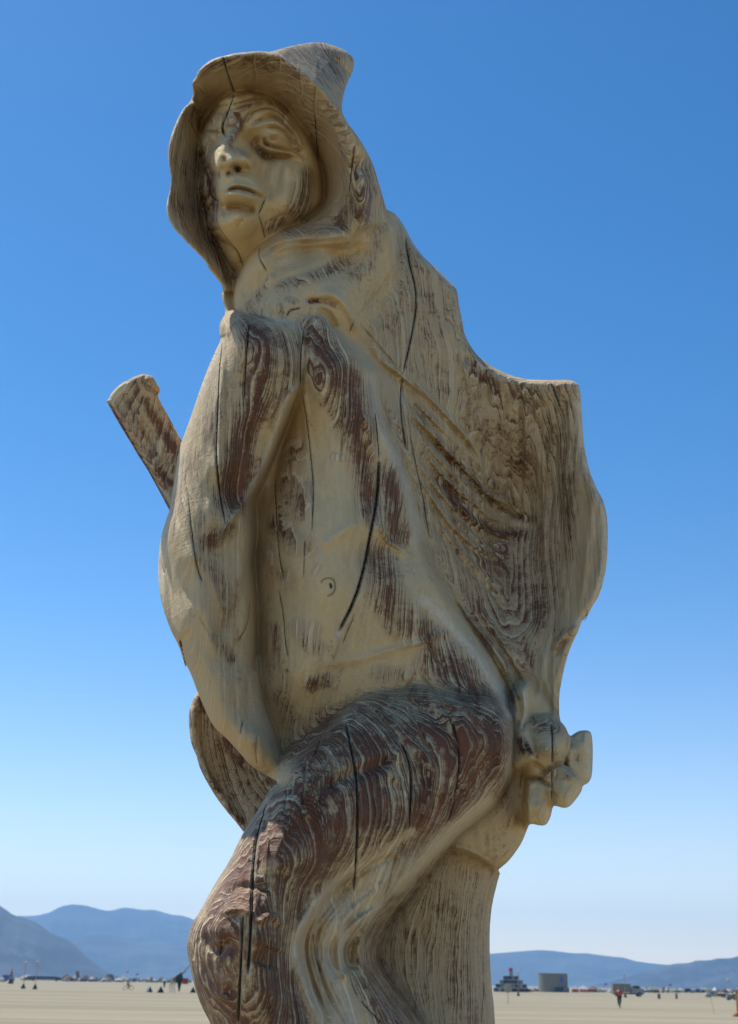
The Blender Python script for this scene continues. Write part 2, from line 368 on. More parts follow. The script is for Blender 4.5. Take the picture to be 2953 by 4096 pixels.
# sleeve and forearm
Ly(6, C([(560, 60), (760, 82), (860, 90), (960, 112), (1030, 122), (1060, 160), (1035, 260), (1012, 430), (960, 560), (905, 680), (858, 800), (800, 920), (735, 1020), (752, 1110), (758, 1200), (748, 1320), (765, 1450), (778, 1600), (782, 1760), (778, 1887)]) +
   E([(470, 150), (478, 300), (520, 480), (555, 590), (590, 700), (640, 815), (640, 880), (560, 960), (300, 900), (-100, 600), (-300, 0)]) + N([(300, 1100), (380, 850), (440, 700)]),
   C([(760, 110, 195), (830, 200, 232), (960, 180, 212), (1010, 300, 215), (700, 200, 215), (640, 300, 195), (700, 500, 215), (860, 420, 224), (560, 500, 185), (640, 650, 205), (590, 830, 205), (500, 700, 165), (440, 850, 150),
      (760, 680, 190), (720, 850, 182), (660, 980, 178), (900, 600, 196), (800, 850, 172), (700, 1030, 182), (620, 1110, 196), (520, 1050, 198), (400, 1150, 170), (330, 1350, 130), (460, 1300, 200), (560, 1250, 188), (640, 1200, 178), (720, 1200, 165),
      (560, 1400, 192), (690, 1400, 172), (480, 1550, 195), (620, 1600, 180), (720, 1620, 160), (400, 1500, 165), (480, 1750, 190), (600, 1780, 178), (720, 1800, 150)]) +
   E([(200, 350, 185), (310, 330, 180), (420, 400, 150), (280, 560, 182), (380, 560, 165), (460, 620, 168), (500, 560, 140), (430, 750, 168), (530, 780, 150), (580, 850, 140), (600, 760, 128)]), E_=34, R=26, Es=80, Rs=48, k=6)
# bent leg
LEG = E([(560, 900), (600, 862), (700, 762), (830, 640), (900, 570), (960, 505), (1030, 442)]) + Fz([(200, 560), (330, 470), (520, 400), (750, 380), (900, 440), (1010, 575), (1055, 690), (1062, 790),
      (1058, 900), (1030, 1010), (1000, 1075), (940, 1165), (830, 1240), (700, 1335), (600, 1440), (500, 1545)]) + G([(1000, 375), (830, 565), (740, 650), (680, 705), (630, 780),
      (590, 870), (567, 940), (560, 1000), (563, 1060), (600, 1160), (700, 1280), (850, 1465)]) + N([(960, 2350), (980, 2600), (960, 3000), (1000, 3450), (400, 3450), (400, 2300), (400, 1900), (520, 1700)])
Ly(7, LEG, Fz([(330, 480, 130), (600, 420, 138), (880, 470, 128), (960, 640, 172), (800, 620, 195), (600, 620, 190), (400, 620, 190), (940, 850, 200), (960, 1000, 180), (800, 850, 212), (600, 900, 232), (450, 1000, 245), (250, 900, 262),
      (300, 700, 225), (800, 1100, 200), (600, 1250, 222), (400, 1300, 252), (700, 1280, 196), (180, 640, 218)]) +
   E([(900, 620, 250), (1000, 540, 230), (700, 850, 285), (850, 850, 292), (600, 1000, 305), (500, 1150, 300), (420, 1350, 300), (320, 1500, 300), (200, 1680, 298), (110, 1820, 262), (700, 1150, 322), (900, 1050, 305), (1000, 1250, 282),
      (600, 1350, 335), (450, 1620, 338), (260, 1750, 322), (330, 1850, 328), (180, 1950, 285), (240, 2100, 290), (280, 2230, 285), (450, 1900, 335), (550, 1850, 330), (620, 1650, 312), (560, 2100, 322), (430, 2200, 318), (660, 2050, 285),
      (750, 1500, 290), (850, 1400, 288)]) +
   G([(420, 560, 232), (560, 500, 238), (700, 560, 212), (250, 720, 268), (330, 800, 250), (480, 720, 225), (150, 950, 262), (220, 1000, 240), (300, 1050, 236), (400, 900, 222), (480, 960, 196), (480, 1050, 195), (545, 1000, 205),
      (250, 1250, 250), (350, 1350, 248), (430, 1150, 228), (550, 1200, 215), (620, 1350, 215), (500, 1400, 232), (750, 1430, 205), (900, 300, 210)]) +
   N([(800, 2700, 240), (600, 2700, 280), (600, 3300, 240), (900, 3300, 180)]), E_=42, R=30, Es=110, Rs=62, k=6)
# hand gripping behind the hip
Ly(8, Fz([(1110, 660), (1180, 650), (1250, 645), (1320, 665), (1380, 730), (1410, 790), (1385, 860), (1370, 950), (1300, 1000), (1200, 1060), (1120, 1000), (1080, 850)]),
   Fz([(1200, 700, 84), (1300, 700, 86), (1250, 850, 118), (1340, 850, 108), (1200, 950, 96), (1300, 940, 96), (1130, 850, 86)]), E_=32, R=24, Es=24, Rs=20)
Ly(8, Fz([(1385, 800), (1412, 760), (1450, 735), (1505, 730), (1535, 770), (1540, 900), (1530, 1010), (1500, 1060), (1455, 1070), (1410, 1010), (1370, 960), (1366, 880)]),
   Fz([(1440, 790, 58), (1440, 900, 66), (1460, 1000, 60), (1480, 800, 60), (1480, 960, 62), (1474, 856, 66), (1515, 820, 22), (1520, 930, 30)]), E_=24, R=10, Es=9, Rs=5, k=3, n=0)
Ly(8, Fz([(1240, 985), (1290, 940), (1350, 928), (1400, 958), (1445, 1010), (1475, 1060), (1455, 1110), (1400, 1185), (1360, 1200), (1300, 1180), (1265, 1120), (1230, 1050)]),
   Fz([(1300, 1000, 100), (1360, 980, 104), (1400, 1010, 104), (1340, 1080, 112), (1300, 1120, 104), (1380, 1080, 108), (1430, 1085, 74), (1410, 1140, 66), (1350, 1150, 104), (1375, 1100, 112)]), E_=24, R=10, Es=9, Rs=5, k=3, n=0)
Ly(8, Fz([(1150, 1030), (1200, 1016), (1255, 1030), (1292, 1075), (1296, 1150), (1290, 1250), (1255, 1300), (1200, 1290), (1150, 1280), (1140, 1150)]),
   Fz([(1190, 1070, 102), (1240, 1080, 106), (1200, 1150, 112), (1190, 1230, 104), (1240, 1150, 106), (1278, 1150, 76), (1262, 1230, 70), (1230, 1190, 112)]), E_=24, R=10, Es=9, Rs=5, k=3, n=0)
Ly(8, Fz([(1070, 560), (1130, 480), (1152, 560), (1145, 640), (1120, 740), (1150, 690), (1175, 780), (1200, 900), (1130, 930), (1070, 960), (1060, 860), (1085, 760)]),
   Fz([(1120, 540, 108), (1130, 640, 110), (1100, 760, 110), (1150, 860, 126), (1110, 920, 118), (1165, 780, 118), (1080, 860, 106)]), E_=14, R=10)
# hood: the horn behind, the great rim, the far flap
Ly(9, A([(740, 150), (850, 90), (950, 65), (1060, 45), (1150, 48), (1290, 95), (1360, 180), (1340, 280), (1290, 420), (1280, 560), (1200, 600), (900, 400)]),
   A([(850, 150, 90), (1000, 130, 82), (1150, 150, 70), (1270, 180, 52), (1150, 300, 66), (1220, 400, 54), (1050, 260, 82), (1300, 230, 40)]), E_=5, R=5, Es=40, Rs=24)
Ly(9, A([(250, 320), (275, 290), (300, 240), (400, 160), (560, 110), (700, 100), (790, 128), (850, 152), (905, 190), (1000, 260), (1080, 328), (1160, 410), (1252, 512), (1300, 590), (1420, 740), (1520, 950),
         (1600, 1160), (1580, 1250), (1480, 1260), (1400, 1290), (1320, 1350), (1280, 1385), (1180, 1330), (1000, 1300), (850, 1340), (700, 1350), (600, 1600), (560, 1700), (470, 1690), (380, 1560), (360, 1500),
         (150, 1290), (80, 1150), (90, 780), (200, 490), (262, 440), (270, 400)]),
   A([(640, 170, 240), (480, 180, 230), (370, 230, 213), (310, 300, 190), (780, 190, 244), (900, 260, 240), (1000, 350, 228), (1100, 440, 220), (1200, 560, 210), (1290, 680, 204), (1350, 800, 202), (1400, 950, 194), (1410, 1080, 188),
      (1380, 1180, 182), (1320, 1280, 165), (600, 330, 150), (780, 340, 152), (880, 420, 138), (960, 520, 128), (1010, 620, 110), (480, 340, 142), (380, 380, 128), (330, 460, 100), (380, 500, 70), (320, 600, 70),
      (1050, 720, 84), (1090, 820, 68), (1120, 920, 56), (1135, 1020, 50), (1120, 1110, 50), (1050, 1180, 58), (900, 1260, 70), (1130, 620, 150), (1190, 760, 138), (1220, 900, 122), (1230, 1020, 120), (1200, 1140, 118), (1100, 1230, 108), (1250, 1230, 138), (1290, 1100, 150), (1280, 900, 158),
      (1480, 1000, 150), (1500, 1150, 120), (1440, 870, 160), (1540, 1180, 100),
      (150, 780, 166), (150, 900, 164), (125, 1140, 176), (140, 1020, 166), (200, 620, 154), (260, 500, 132), (220, 1300, 156), (290, 1390, 142), (390, 1520, 112), (440, 1600, 98), (240, 750, 122), (230, 1000, 114), (250, 1200, 116), (330, 1380, 92),
      (330, 780, 52), (350, 950, 45), (340, 1100, 45), (390, 1250, 42), (450, 1400, 44), (510, 1530, 48), (540, 1640, 58), (600, 700, 40), (700, 1000, 30), (600, 1300, 25), (600, 500, 70), (800, 700, 40), (900, 1000, 30)]),
   E_=14, R=12, Es=20, Rs=12, k=6)
# face, then the forward mass of nose, lips and chin
Ly(10, A([(480, 432), (415, 540), (350, 650), (338, 690), (342, 745), (360, 830), (368, 912), (345, 955), (340, 990), (350, 1060), (385, 1180), (415, 1300), (470, 1430), (530, 1540), (560, 1650), (640, 1700),
          (720, 1500), (820, 1400), (1000, 1320), (1150, 1250), (1180, 1080), (1130, 900), (1060, 760), (1000, 620), (930, 520), (850, 445), (750, 400), (620, 385), (540, 395)]),
   A([(520, 450, 150), (450, 540, 128), (400, 620, 122), (620, 440, 156), (750, 460, 152), (860, 530, 146), (650, 520, 164), (520, 540, 158), (560, 600, 168), (940, 620, 132), (990, 720, 138), (1020, 820, 126),
      (700, 575, 168), (800, 550, 172), (890, 600, 162), (950, 690, 142), (430, 640, 132), (380, 650, 116), (400, 700, 122), (440, 780, 112), (380, 800, 118), (395, 860, 112), (420, 920, 108), (365, 990, 112), (400, 1050, 118), (400, 1150, 112), (430, 1260, 104),
      (640, 720, 132), (720, 700, 148), (800, 700, 158), (880, 720, 150), (700, 780, 134), (800, 800, 134), (900, 790, 136), (960, 800, 122), (820, 860, 146), (900, 880, 160), (950, 920, 148), (860, 950, 158), (1000, 930, 144), (760, 900, 138), (740, 980, 142),
      (850, 1080, 158), (950, 1060, 150), (1020, 1040, 134), (1080, 1050, 98), (1112, 1000, 72), (900, 1180, 138), (980, 1180, 120), (1050, 1150, 94), (800, 1230, 130), (820, 1310, 108), (720, 1330, 112), (680, 1430, 88), (620, 1540, 62), (560, 1560, 55), (480, 1380, 84), (540, 1460, 84), (600, 1250, 130), (560, 1000, 150), (900, 1270, 88)]),
   E_=16, R=14, Es=5, k=6)
Ly(10, A([(600, 560), (545, 640), (495, 705), (455, 775), (436, 840), (443, 890), (462, 935), (450, 985), (440, 1040), (448, 1085), (455, 1110), (447, 1170), (438, 1250), (470, 1310), (530, 1380), (590, 1460), (650, 1560), (760, 1500),
          (900, 1300), (930, 1000), (850, 850), (720, 800), (700, 640)]),
   A([(600, 620, 172), (575, 590, 168), (560, 700, 188), (530, 760, 206), (490, 820, 226), (540, 840, 236), (590, 820, 216), (640, 850, 206), (620, 780, 186), (650, 700, 138), (690, 840, 168), (520, 895, 206), (570, 905, 176), (640, 900, 176), (480, 930, 196),
      (480, 980, 202), (550, 950, 208), (540, 1000, 222), (620, 985, 204), (690, 1010, 188), (740, 1060, 166), (790, 1090, 140), (500, 1060, 206), (580, 1065, 220), (660, 1080, 204), (730, 1110, 164), (480, 1150, 182), (560, 1140, 184), (640, 1150, 178),
      (500, 1220, 200), (580, 1210, 206), (650, 1230, 180), (480, 1280, 178), (560, 1300, 166), (640, 1320, 136), (540, 1370, 122), (600, 1430, 98), (650, 1500, 66), (740, 1200, 144), (760, 950, 120), (780, 1150, 134), (850, 1100, 122), (850, 900, 100), (720, 1300, 110), (800, 1300, 80)]),
   E_=9, R=9, Es=5, k=12)
# carved relief strokes: (points, height, half width)
S_ = []
VAL_SHADE = []                                     # furrows of the face, their shade painted in as darker colour
def st(conv, pts, amp, sig, fade=0.15):
    S_.append((conv(pts), amp * (1.22 if conv is B else 1.0), sig, fade))
    if conv is B and amp < 0 and sig <= 6: VAL_SHADE.append((conv(pts), max(2.2, sig * .75)))
# brow arcs, forehead folds, lids
st(B, [(600, 600), (650, 450), (750, 360), (900, 310), (1030, 330), (1150, 420), (1250, 560), (1330, 740), (1370, 880)], 6, 3.6)
st(B, [(630, 560), (700, 400), (800, 330), (920, 270)], -3.5, 3)
st(B, [(720, 470), (800, 410), (950, 372), (1080, 400), (1190, 520), (1290, 680), (1350, 840)], 5.5, 3.6, .32)
st(B, [(700, 500), (760, 390), (900, 345), (1050, 365), (1160, 470), (1270, 620)], -4, 2.6)
st(B, [(760, 545), (900, 470), (1000, 430), (1100, 480), (1220, 620), (1320, 800)], -7, 6)
st(B, [(700, 600), (850, 540), (1030, 500), (1130, 560), (1230, 680), (1350, 860)], 7, 6, .32)
st(B, [(920, 580), (1050, 565), (1180, 650), (1300, 800)], -6, 4)
st(B, [(960, 660), (1060, 630), (1160, 700), (1240, 800)], 4, 6)
st(B, [(1000, 700), (1010, 720)], 7, 24, 0)
st(B, [(985, 712), (1015, 716)], -6, 6, 0)
st(B, [(900, 700), (905, 760), (960, 800)], -6, 4)
st(B, [(890, 770), (1000, 812), (1150, 842), (1270, 880)], -7, 4.5)
st(B, [(840, 790), (1000, 850), (1150, 870), (1260, 890), (1380, 980)], 8, 5)
st(B, [(740, 770), (820, 880), (950, 930), (1150, 920), (1260, 930)], -10, 8)
st(B, [(780, 700), (830, 760)], -6, 8)
for p in ([(340, 290), (480, 215)], [(480, 250), (620, 190), (720, 175), (800, 160)], [(500, 350), (650, 305), (800, 260), (910, 228)], [(340, 385), (450, 395)], [(470, 405), (600, 370), (720, 320)],
          [(470, 300), (620, 255), (820, 200)], [(500, 410), (570, 470), (600, 560)], [(430, 480), (470, 560)], [(220, 592), (350, 590)]):
    st(B, p, 5, 3.4)
for p in ([(330, 330), (460, 300)], [(480, 210), (640, 155), (800, 130)], [(500, 300), (650, 262), (850, 215)], [(480, 375), (640, 330), (760, 300)], [(530, 395), (620, 440)], [(200, 620), (360, 640)], [(370, 250), (480, 190)]):
    st(B, p, -5, 3)
st(B, [(600, 560), (560, 640), (470, 760), (400, 860)], 5, 9)
st(B, [(430, 430), (400, 560), (440, 700)], -5, 5)
# far eye
st(B, [(250, 900), (300, 820), (385, 785)], -8, 4); st(B, [(260, 940), (320, 850), (380, 830)], 6, 4)
st(B, [(230, 700), (330, 700)], 5, 12); st(B, [(190, 1090), (260, 1060)], -6, 7)
# nose, nostrils, lips, chin
st(B, [(360, 870), (330, 980), (370, 1080)], 6, 8); st(B, [(400, 930), (430, 980)], -5, 4)
st(B, [(530, 1020), (560, 1060), (600, 1090)], -9, 6.5, 0.1); st(B, [(450, 1150), (490, 1130)], -10, 4, 0.05)
st(B, [(620, 900), (720, 950), (750, 1020), (700, 1080)], 7, 7); st(B, [(720, 870), (800, 1000), (780, 1100)], -6, 7)
st(B, [(340, 1260), (440, 1170), (600, 1150), (760, 1200), (860, 1300), (910, 1400)], 10, 9)
st(B, [(390, 1350), (470, 1300), (570, 1255), (700, 1270), (830, 1350), (900, 1420)], 4, 5)
st(B, [(430, 1352), (560, 1308), (680, 1335), (800, 1385), (915, 1432)], -9, 5.5, 0.2)
st(B, [(440, 1338), (560, 1300), (680, 1322), (800, 1370)], -6, 3.0)
st(B, [(400, 1400), (520, 1370), (660, 1390), (820, 1450)], 10, 8)
st(B, [(430, 1550), (560, 1520), (700, 1560), (800, 1600)], -11, 11)
st(B, [(480, 1640), (560, 1600), (650, 1640)], 6, 9); st(B, [(370, 1500), (440, 1640), (430, 1740)], -5, 8)
st(B, [(560, 1760), (640, 1690)], -4, 5); st(B, [(1050, 1400), (1060, 1200), (1100, 1000), (1220, 900)], -7, 10)
st(B, [(920, 1440), (960, 1380), (950, 1250)], -4, 8)
# hood
st(A, [(300, 480), (340, 600), (345, 700)], -14, 8); st(A, [(275, 455), (300, 475), (330, 520)], 9, 5)
st(A, [(290, 330), (320, 400), (300, 460)], -9, 6); st(A, [(620, 210), (500, 215), (400, 270)], 5, 8)
st(A, [(1060, 690), (1110, 850), (1142, 1000), (1138, 1120), (1060, 1195), (900, 1262)], -14, 7)
st(A, [(130, 700), (120, 850), (140, 960), (112, 1130), (140, 1250), (290, 1410), (400, 1550)], 6, 5)
st(A, [(230, 620), (260, 560), (240, 520)], -5, 5); st(A, [(900, 280), (1060, 420), (1180, 600), (1270, 780), (1320, 1000)], 6, 12)
st(A, [(730, 1460), (850, 1385), (1000, 1370), (1150, 1365), (1300, 1350)], -8, 4); st(A, [(760, 1500), (900, 1420), (1100, 1410), (1300, 1400)], -8, 10)
st(A, [(760, 1640), (900, 1560), (1100, 1500), (1250, 1450)], 6, 12); st(A, [(730, 1800), (790, 1710), (900, 1640)], 4, 8)
st(A, [(1020, 1755), (1150, 1750), (1230, 1800)], -8, 6); st(A, [(1120, 1680), (1240, 1730), (1320, 1850), (1360, 1960)], 8, 9); st(A, [(1100, 1800), (1180, 1850), (1230, 1950)], -7, 7)
for i, p in enumerate(((1180, 480), (1210, 530), (1240, 580), (1262, 630), (1280, 690))):
    st(A, [(p[0] - 60, p[1] + 30), (p[0] + 20, p[1] - 5)], 3.2, 4)
# sleeve and belly
st(C, [(1010, 400), (940, 500), (880, 680), (810, 860), (735, 1010), (640, 1120)], 10, 7, .08); st(C, [(560, 1250), (640, 1130), (720, 1045)], 7, 6)
st(C, [(740, 300), (690, 560), (640, 900), (640, 1080)], -6, 22); st(C, [(750, 120), (880, 100), (1020, 135)], 6, 8)
st(C, [(620, 240), (600, 600), (605, 1000)], 7, 10); st(C, [(550, 1700), (640, 1650), (720, 1500), (750, 1350)], -5, 14); st(C, [(560, 1400), (600, 1530), (620, 1580)], 5, 5)
st(C, [(330, 1300), (345, 1450), (380, 1640), (400, 1740)], -8, 7, .1); st(C, [(480, 1350), (520, 1600), (600, 1800)], 6, 14)
st(C, [(985, 480), (940, 640), (890, 820), (860, 1000)], -9, 14); st(C, [(790, 1150), (770, 1400), (790, 1700), (800, 1880)], -10, 14)
st(C, [(1020, 430), (1040, 600), (1060, 800)], 5, 7); st(C, [(1330, 560), (1370, 700), (1400, 820)], 6, 9)
rl = random.Random(8)
for k in range(24):                          # fine chisel steps down the belly
    y = 790 + k * 27 + rl.uniform(-6, 6); x0 = 905 - 3 * k + rl.uniform(-25, 35); w_ = rl.uniform(50, 120)
    st(C, [(x0, y - 8), (x0 + w_ / 2, y + 5), (x0 + w_, y + rl.uniform(-6, 12))], rl.uniform(1.0, 2.0), 2.6, .3)
for k in range(5): st(C, [(975 + k * 3, 1110 - k * 28), (1010 + k * 6, 1050 - k * 26), (1060, 1010 - k * 26)], 1.6, 3)
st(C, [(1300, 1120), (1190, 1180), (1120, 1250)], 5, 14); st(C, [(1405, 1120), (1440, 1210), (1510, 1250), (1540, 1290)], 6, 6)
st(C, [(1200, 1690), (1170, 1800)], 5, 6); st(Fz, [(230, 320), (420, 268), (600, 215), (675, 115)], 3, 6, .3); st(Fz, [(480, 270), (600, 222), (700, 180)], 2.5, 4)
st(E, [(700, 180), (900, 220), (1150, 170), (1421, 100)], 3.5, 12, .35)
for pts in ([(1478, 750), (1474, 856), (1508, 946), (1508, 1021)], [(1455, 1014), (1395, 1067), (1365, 1127), (1372, 1180)], [(1290, 1082), (1245, 1150), (1215, 1225), (1230, 1270)]): st(Fz, pts, 4, 2.2, .05)
for pts, am in (([(1398, 780), (1366, 870), (1372, 955), (1440, 1012)], -7), ([(1240, 992), (1290, 936), (1380, 935)], -6), ([(1150, 1040), (1200, 1010), (1290, 1062)], -6), ([(1296, 1080), (1298, 1175)], -7), ([(1180, 920), (1240, 960), (1240, 1000)], -6), ([(1140, 700), (1180, 800), (1205, 910)], -7)): st(Fz, pts, am, 4, .12)
# folds at the hip and in the cape
for a, s in (([(700, 0), (850, 220), (980, 440), (1060, 620), (1075, 760)], 7), ([(780, 60), (930, 230), (1040, 400), (1085, 560), (1090, 700)], 7), ([(860, 120), (980, 280), (1070, 430), (1105, 520)], 6)):
    st(Fz, a, s, 6, .05); st(Fz, [(x + 28, y) for x, y in a], -7, 5, .05)
for k in range(16):
    t = k / 15; st(Fz, [(790 + 230 * t, 150 + 380 * t), (800 + 240 * t, 190 + 390 * t)], 3, 2.4, 0)
FAM = [np.array(q_, float) for q_ in ([(430, 960), (560, 1060), (700, 1210), (790, 1330), (840, 1440)], [(430, 1090), (600, 1270), (760, 1450), (880, 1580), (1050, 1642)],
       [(450, 1240), (650, 1490), (800, 1620), (900, 1705), (1110, 1735)], [(500, 1480), (640, 1680), (760, 1800), (850, 1870), (960, 1930)], [(560, 1750), (680, 1900), (800, 2020), (900, 2120), (1000, 2200)])]
rfm = random.Random(4)
for i in range(len(FAM) - 1):
    for k in range(5):
        t = k / 5 + rfm.uniform(-.04, .04); q_ = FAM[i] * (1 - t) + FAM[i + 1] * t; cut = rfm.choice((0, 0, 1)); big = 1.0 if k == 0 else rfm.uniform(.3, .6)
        q_ = q_[cut:] + [[rfm.uniform(-8, 8), rfm.uniform(-8, 8)] for _ in q_[cut:]]
        st(D, [tuple(v_) for v_ in q_], 7.5 * big, 4.0 + 2.0 * big, .25); st(D, [(v_[0] - 6, v_[1] + 24) for v_ in q_], -7.5 * big, 4.5 + 2.5 * big, .25)
st(D, [(250, 820), (420, 940), (560, 1050)], 4, 7, .3); st(D, [(238, 846), (410, 965), (550, 1075)], -4, 7, .3)
for k in range(16):                          # upright rippled tool marks over the cape
    x = 700 + k * 42 + rfm.uniform(-14, 14); y = 1000 + rfm.uniform(-60, 200); y2 = y + rfm.uniform(350, 900); w_ = rfm.uniform(-25, 25)
    st(D, [(x, y), (x + w_, (y * 2 + y2) / 3), (x - w_, (y + 2 * y2) / 3), (x + 10, y2)], rfm.choice((-1, 1)) * rfm.uniform(2.2, 4.2), rfm.uniform(2.6, 4.5), .2)
st(D, [(860, 1600), (960, 1680), (1090, 1700)], -6, 8); st(D, [(130, 690), (260, 850), (420, 1010), (520, 1180)], -6, 14)
st(D, [(1420, 1500), (1425, 1650), (1400, 1900), (1360, 2200)], 6, 8); st(Fz, [(1450, 150), (1350, 200), (1290, 300)], 7, 6); st(Fz, [(1440, 190), (1360, 240), (1300, 320)], -5, 5)
for k in range(7): st(D, [(740 + k * 60, 860 + k * 22), (760 + k * 62, 960 + k * 26), (775 + k * 60, 1060 + k * 22)], 4, 4)
st(D, [(330, 80), (350, 300), (370, 420)], 6, 10); st(Fz, [(700, 1405), (830, 1425), (985, 1530)], 5, 5)
st(G, [(700, 560), (480, 740), (400, 900), (430, 1100)], 6, 8, .1); st(G, [(230, 700), (150, 850), (130, 1000), (180, 1200), (300, 1465)], 7, 6, .1)
st(G, [(310, 760), (270, 950), (300, 1150), (400, 1400)], -6, 5); st(G, [(260, 720), (200, 900), (215, 1100), (330, 1400)], -4, 4);  st(G, [(440, 590), (600, 440), (800, 360)], -6, 8)
st(G, [(870, 200), (700, 300), (520, 432), (400, 520), (270, 650), (170, 800), (125, 950), (142, 1090), (205, 1260), (300, 1465)], 7, 10, .4); st(G, [(900, 235), (720, 340), (560, 450), (440, 560), (330, 690), (240, 830), (195, 960), (215, 1100), (290, 1290), (370, 1465)], -9, 17, .35)
st(G, [(700, 690), (540, 790), (455, 880), (412, 980), (425, 1090), (480, 1200)], 11, 7, .08); st(G, [(590, 850), (500, 920), (480, 1010), (500, 1120)], -14, 14, .1); st(G, [(560, 880), (555, 1000), (600, 1150), (700, 1270), (850, 1450)], 9, 6, .05)
for k in range(9): q_ = k * 17; st(G, [(330 + q_, 640 + k * 6), (215 + q_, 820), (180 + q_ * .9, 980), (230 + q_, 1180), (330 + q_ * 1.3, 1440)], 2.0 * (-1) ** k, 2.6, .15)
st(E, [(240, 1640), (380, 1600), (440, 1660)], 7, 8); st(E, [(150, 1760), (240, 1850), (360, 1800)], -10, 18); st(E, [(460, 1700), (560, 1640), (620, 1720)], 7, 8); st(E, [(520, 1950), (560, 1830)], -9, 26)
st(E, [(100, 1890), (190, 2080), (350, 2140)], 5, 8); st(E, [(540, 1500), (380, 1480), (270, 1560)], -7, 10)
st(E, [(820, 950), (1000, 850), (1270, 760)], -8, 14); st(Fz, [(440, 840), (360, 960), (440, 1050)], 5, 10); st(Fz, [(480, 830), (560, 860), (640, 1000), (560, 1250)], 5, 9)
st(Fz, [(880, 650), (960, 640), (1020, 750), (1000, 950), (900, 1050)], 4, 9); st(Fz, [(450, 600), (700, 720), (760, 900)], -5, 16)
for k in range(9):                           # arched growth-ring steps over the thigh
    q = k * 24; st(E, [(560 - q * .5, 1330 - q * .3), (640 - q * .2, 1150 - q), (740, 1060 - q * 1.1), (830 + q * .55, 1150 - q * .9), (850 + q * .8, 1330 - q * .35)], 2.6, 3.0)
for k in range(5): st(E, [(400 + k * 34, 1180 - k * 40), (330 + k * 50, 1330 - k * 30), (270 + k * 60, 1450)], 3, 3.2)

# checks (drying cracks) and dust filled gouges: (points, width px)
CR = []; GO = []
def cr(conv, pts, w): CR.append((conv(pts), w))
def go(conv, pts, w): GO.append((conv(pts), w))
cr(A, [(482, 158), (490, 205), (512, 280), (538, 350), (553, 395)], 3.2); cr(A, [(553, 395), (545, 430), (522, 480), (510, 530), (482, 590), (473, 640), (497, 695)], 3.4)
go(A, [(1085, 345), (1078, 480), (1082, 560)], 3.4); cr(A, [(1080, 540), (1085, 640), (1102, 850)], 2.4); cr(A, [(1340, 735), (1318, 900), (1298, 1080)], 2.2); go(A, [(1298, 1080), (1303, 1200), (1300, 1355)], 2.6)
go(A, [(684, 140), (680, 210), (697, 315)], 3); go(A, [(850, 165), (850, 250)], 3); go(A, [(980, 240), (996, 405)], 2.6)
cr(A, [(455, 905), (452, 960)], 2.6); cr(A, [(450, 1080), (438, 1180), (437, 1250), (500, 1345), (580, 1440), (617, 1558)], 2.0)
cr(A, [(752, 1088), (735, 1135), (711, 1190)], 2.6); cr(A, [(711, 1190), (740, 1290), (752, 1345)], 1.5); cr(A, [(716, 1395), (712, 1470), (765, 1562)], 1.8)
cr(A, [(250, 560), (290, 640), (338, 715)], 1.6); cr(A, [(295, 475), (272, 560), (280, 610)], 1.8); cr(A, [(895, 1855), (915, 1815), (985, 1800)], 2.2); cr(A, [(732, 1800), (730, 1850)], 1.6)
cr(A, [(325, 1100), (325, 1230), (300, 1330)], 1.0); cr(A, [(312, 350), (360, 410)], 1.8)
cr(C, [(618, 195), (600, 350), (590, 600), (583, 780), (603, 980), (632, 1135)], 4.2); cr(C, [(752, 110), (735, 300), (724, 510)], 2.6); go(C, [(1075, 95), (1030, 150)], 3.4)
cr(C, [(1030, 150), (1011, 250), (1008, 430)], 3.2); cr(C, [(1008, 430), (1040, 600), (1060, 780), (1076, 950), (1065, 1180)], 2.2); cr(C, [(1030, 1205), (1024, 1400)], 1.5)
cr(C, [(880, 880), (888, 1100), (902, 1300), (936, 1440)], 2.4); cr(C, [(900, 1455), (925, 1600), (930, 1700), (946, 1800)], 2.0); cr(C, [(1385, 560), (1398, 700), (1405, 800)], 2.4)
cr(C, [(1405, 790), (1400, 920), (1385, 1060), (1355, 1200), (1332, 1330), (1285, 1500), (1195, 1682)], 6.5); cr(C, [(440, 960), (465, 1200), (490, 1350), (518, 1425)], 2.0)
cr(C, [(757, 1500), (742, 1640), (693, 1722)], 1.7); go(C, [(1235, 480), (1222, 640), (1215, 820)], 3.0); cr(C, [(1325, 830), (1322, 890)], 1.2)
cr(C, [(1110, 1430), (1118, 1405), (1150, 1396), (1178, 1405), (1186, 1445), (1172, 1480), (1140, 1492)], 1.3); cr(C, [(1156, 1425), (1164, 1437), (1162, 1452)], 4.5); cr(C, [(305, 1310), (328, 1380)], 1.5)
go(C, [(952, 820), (955, 940)], 2.6); go(C, [(500, 1590), (560, 1690)], 2.2); go(C, [(465, 1590), (500, 1575)], 2.2)
cr(D, [(428, 180), (445, 320), (487, 480), (485, 600), (460, 740), (415, 932)], 3.2); cr(D, [(415, 935), (402, 1050), (410, 1180), (435, 1345)], 2.3); cr(D, [(455, 1240), (480, 1390), (520, 1560), (560, 1820)], 1.8)
cr(D, [(1205, 968), (1240, 1060), (1252, 1112)], 2.0); go(D, [(355, 380), (290, 480), (165, 630)], 2.6); cr(D, [(160, 635), (130, 705)], 1.5); go(D, [(160, 630), (420, 935), (560, 1060)], 2.4); go(D, [(560, 400), (570, 560)], 1)
cr(E, [(524, 990), (495, 1100), (465, 1200), (443, 1400), (433, 1700), (415, 1990)], 6.0); cr(E, [(388, 1640), (380, 1850), (372, 2000), (360, 2268)], 4.4); cr(E, [(965, 530), (1000, 700), (1028, 850), (1038, 1000), (1036, 1200), (1025, 1400), (1012, 1530)], 4.6)
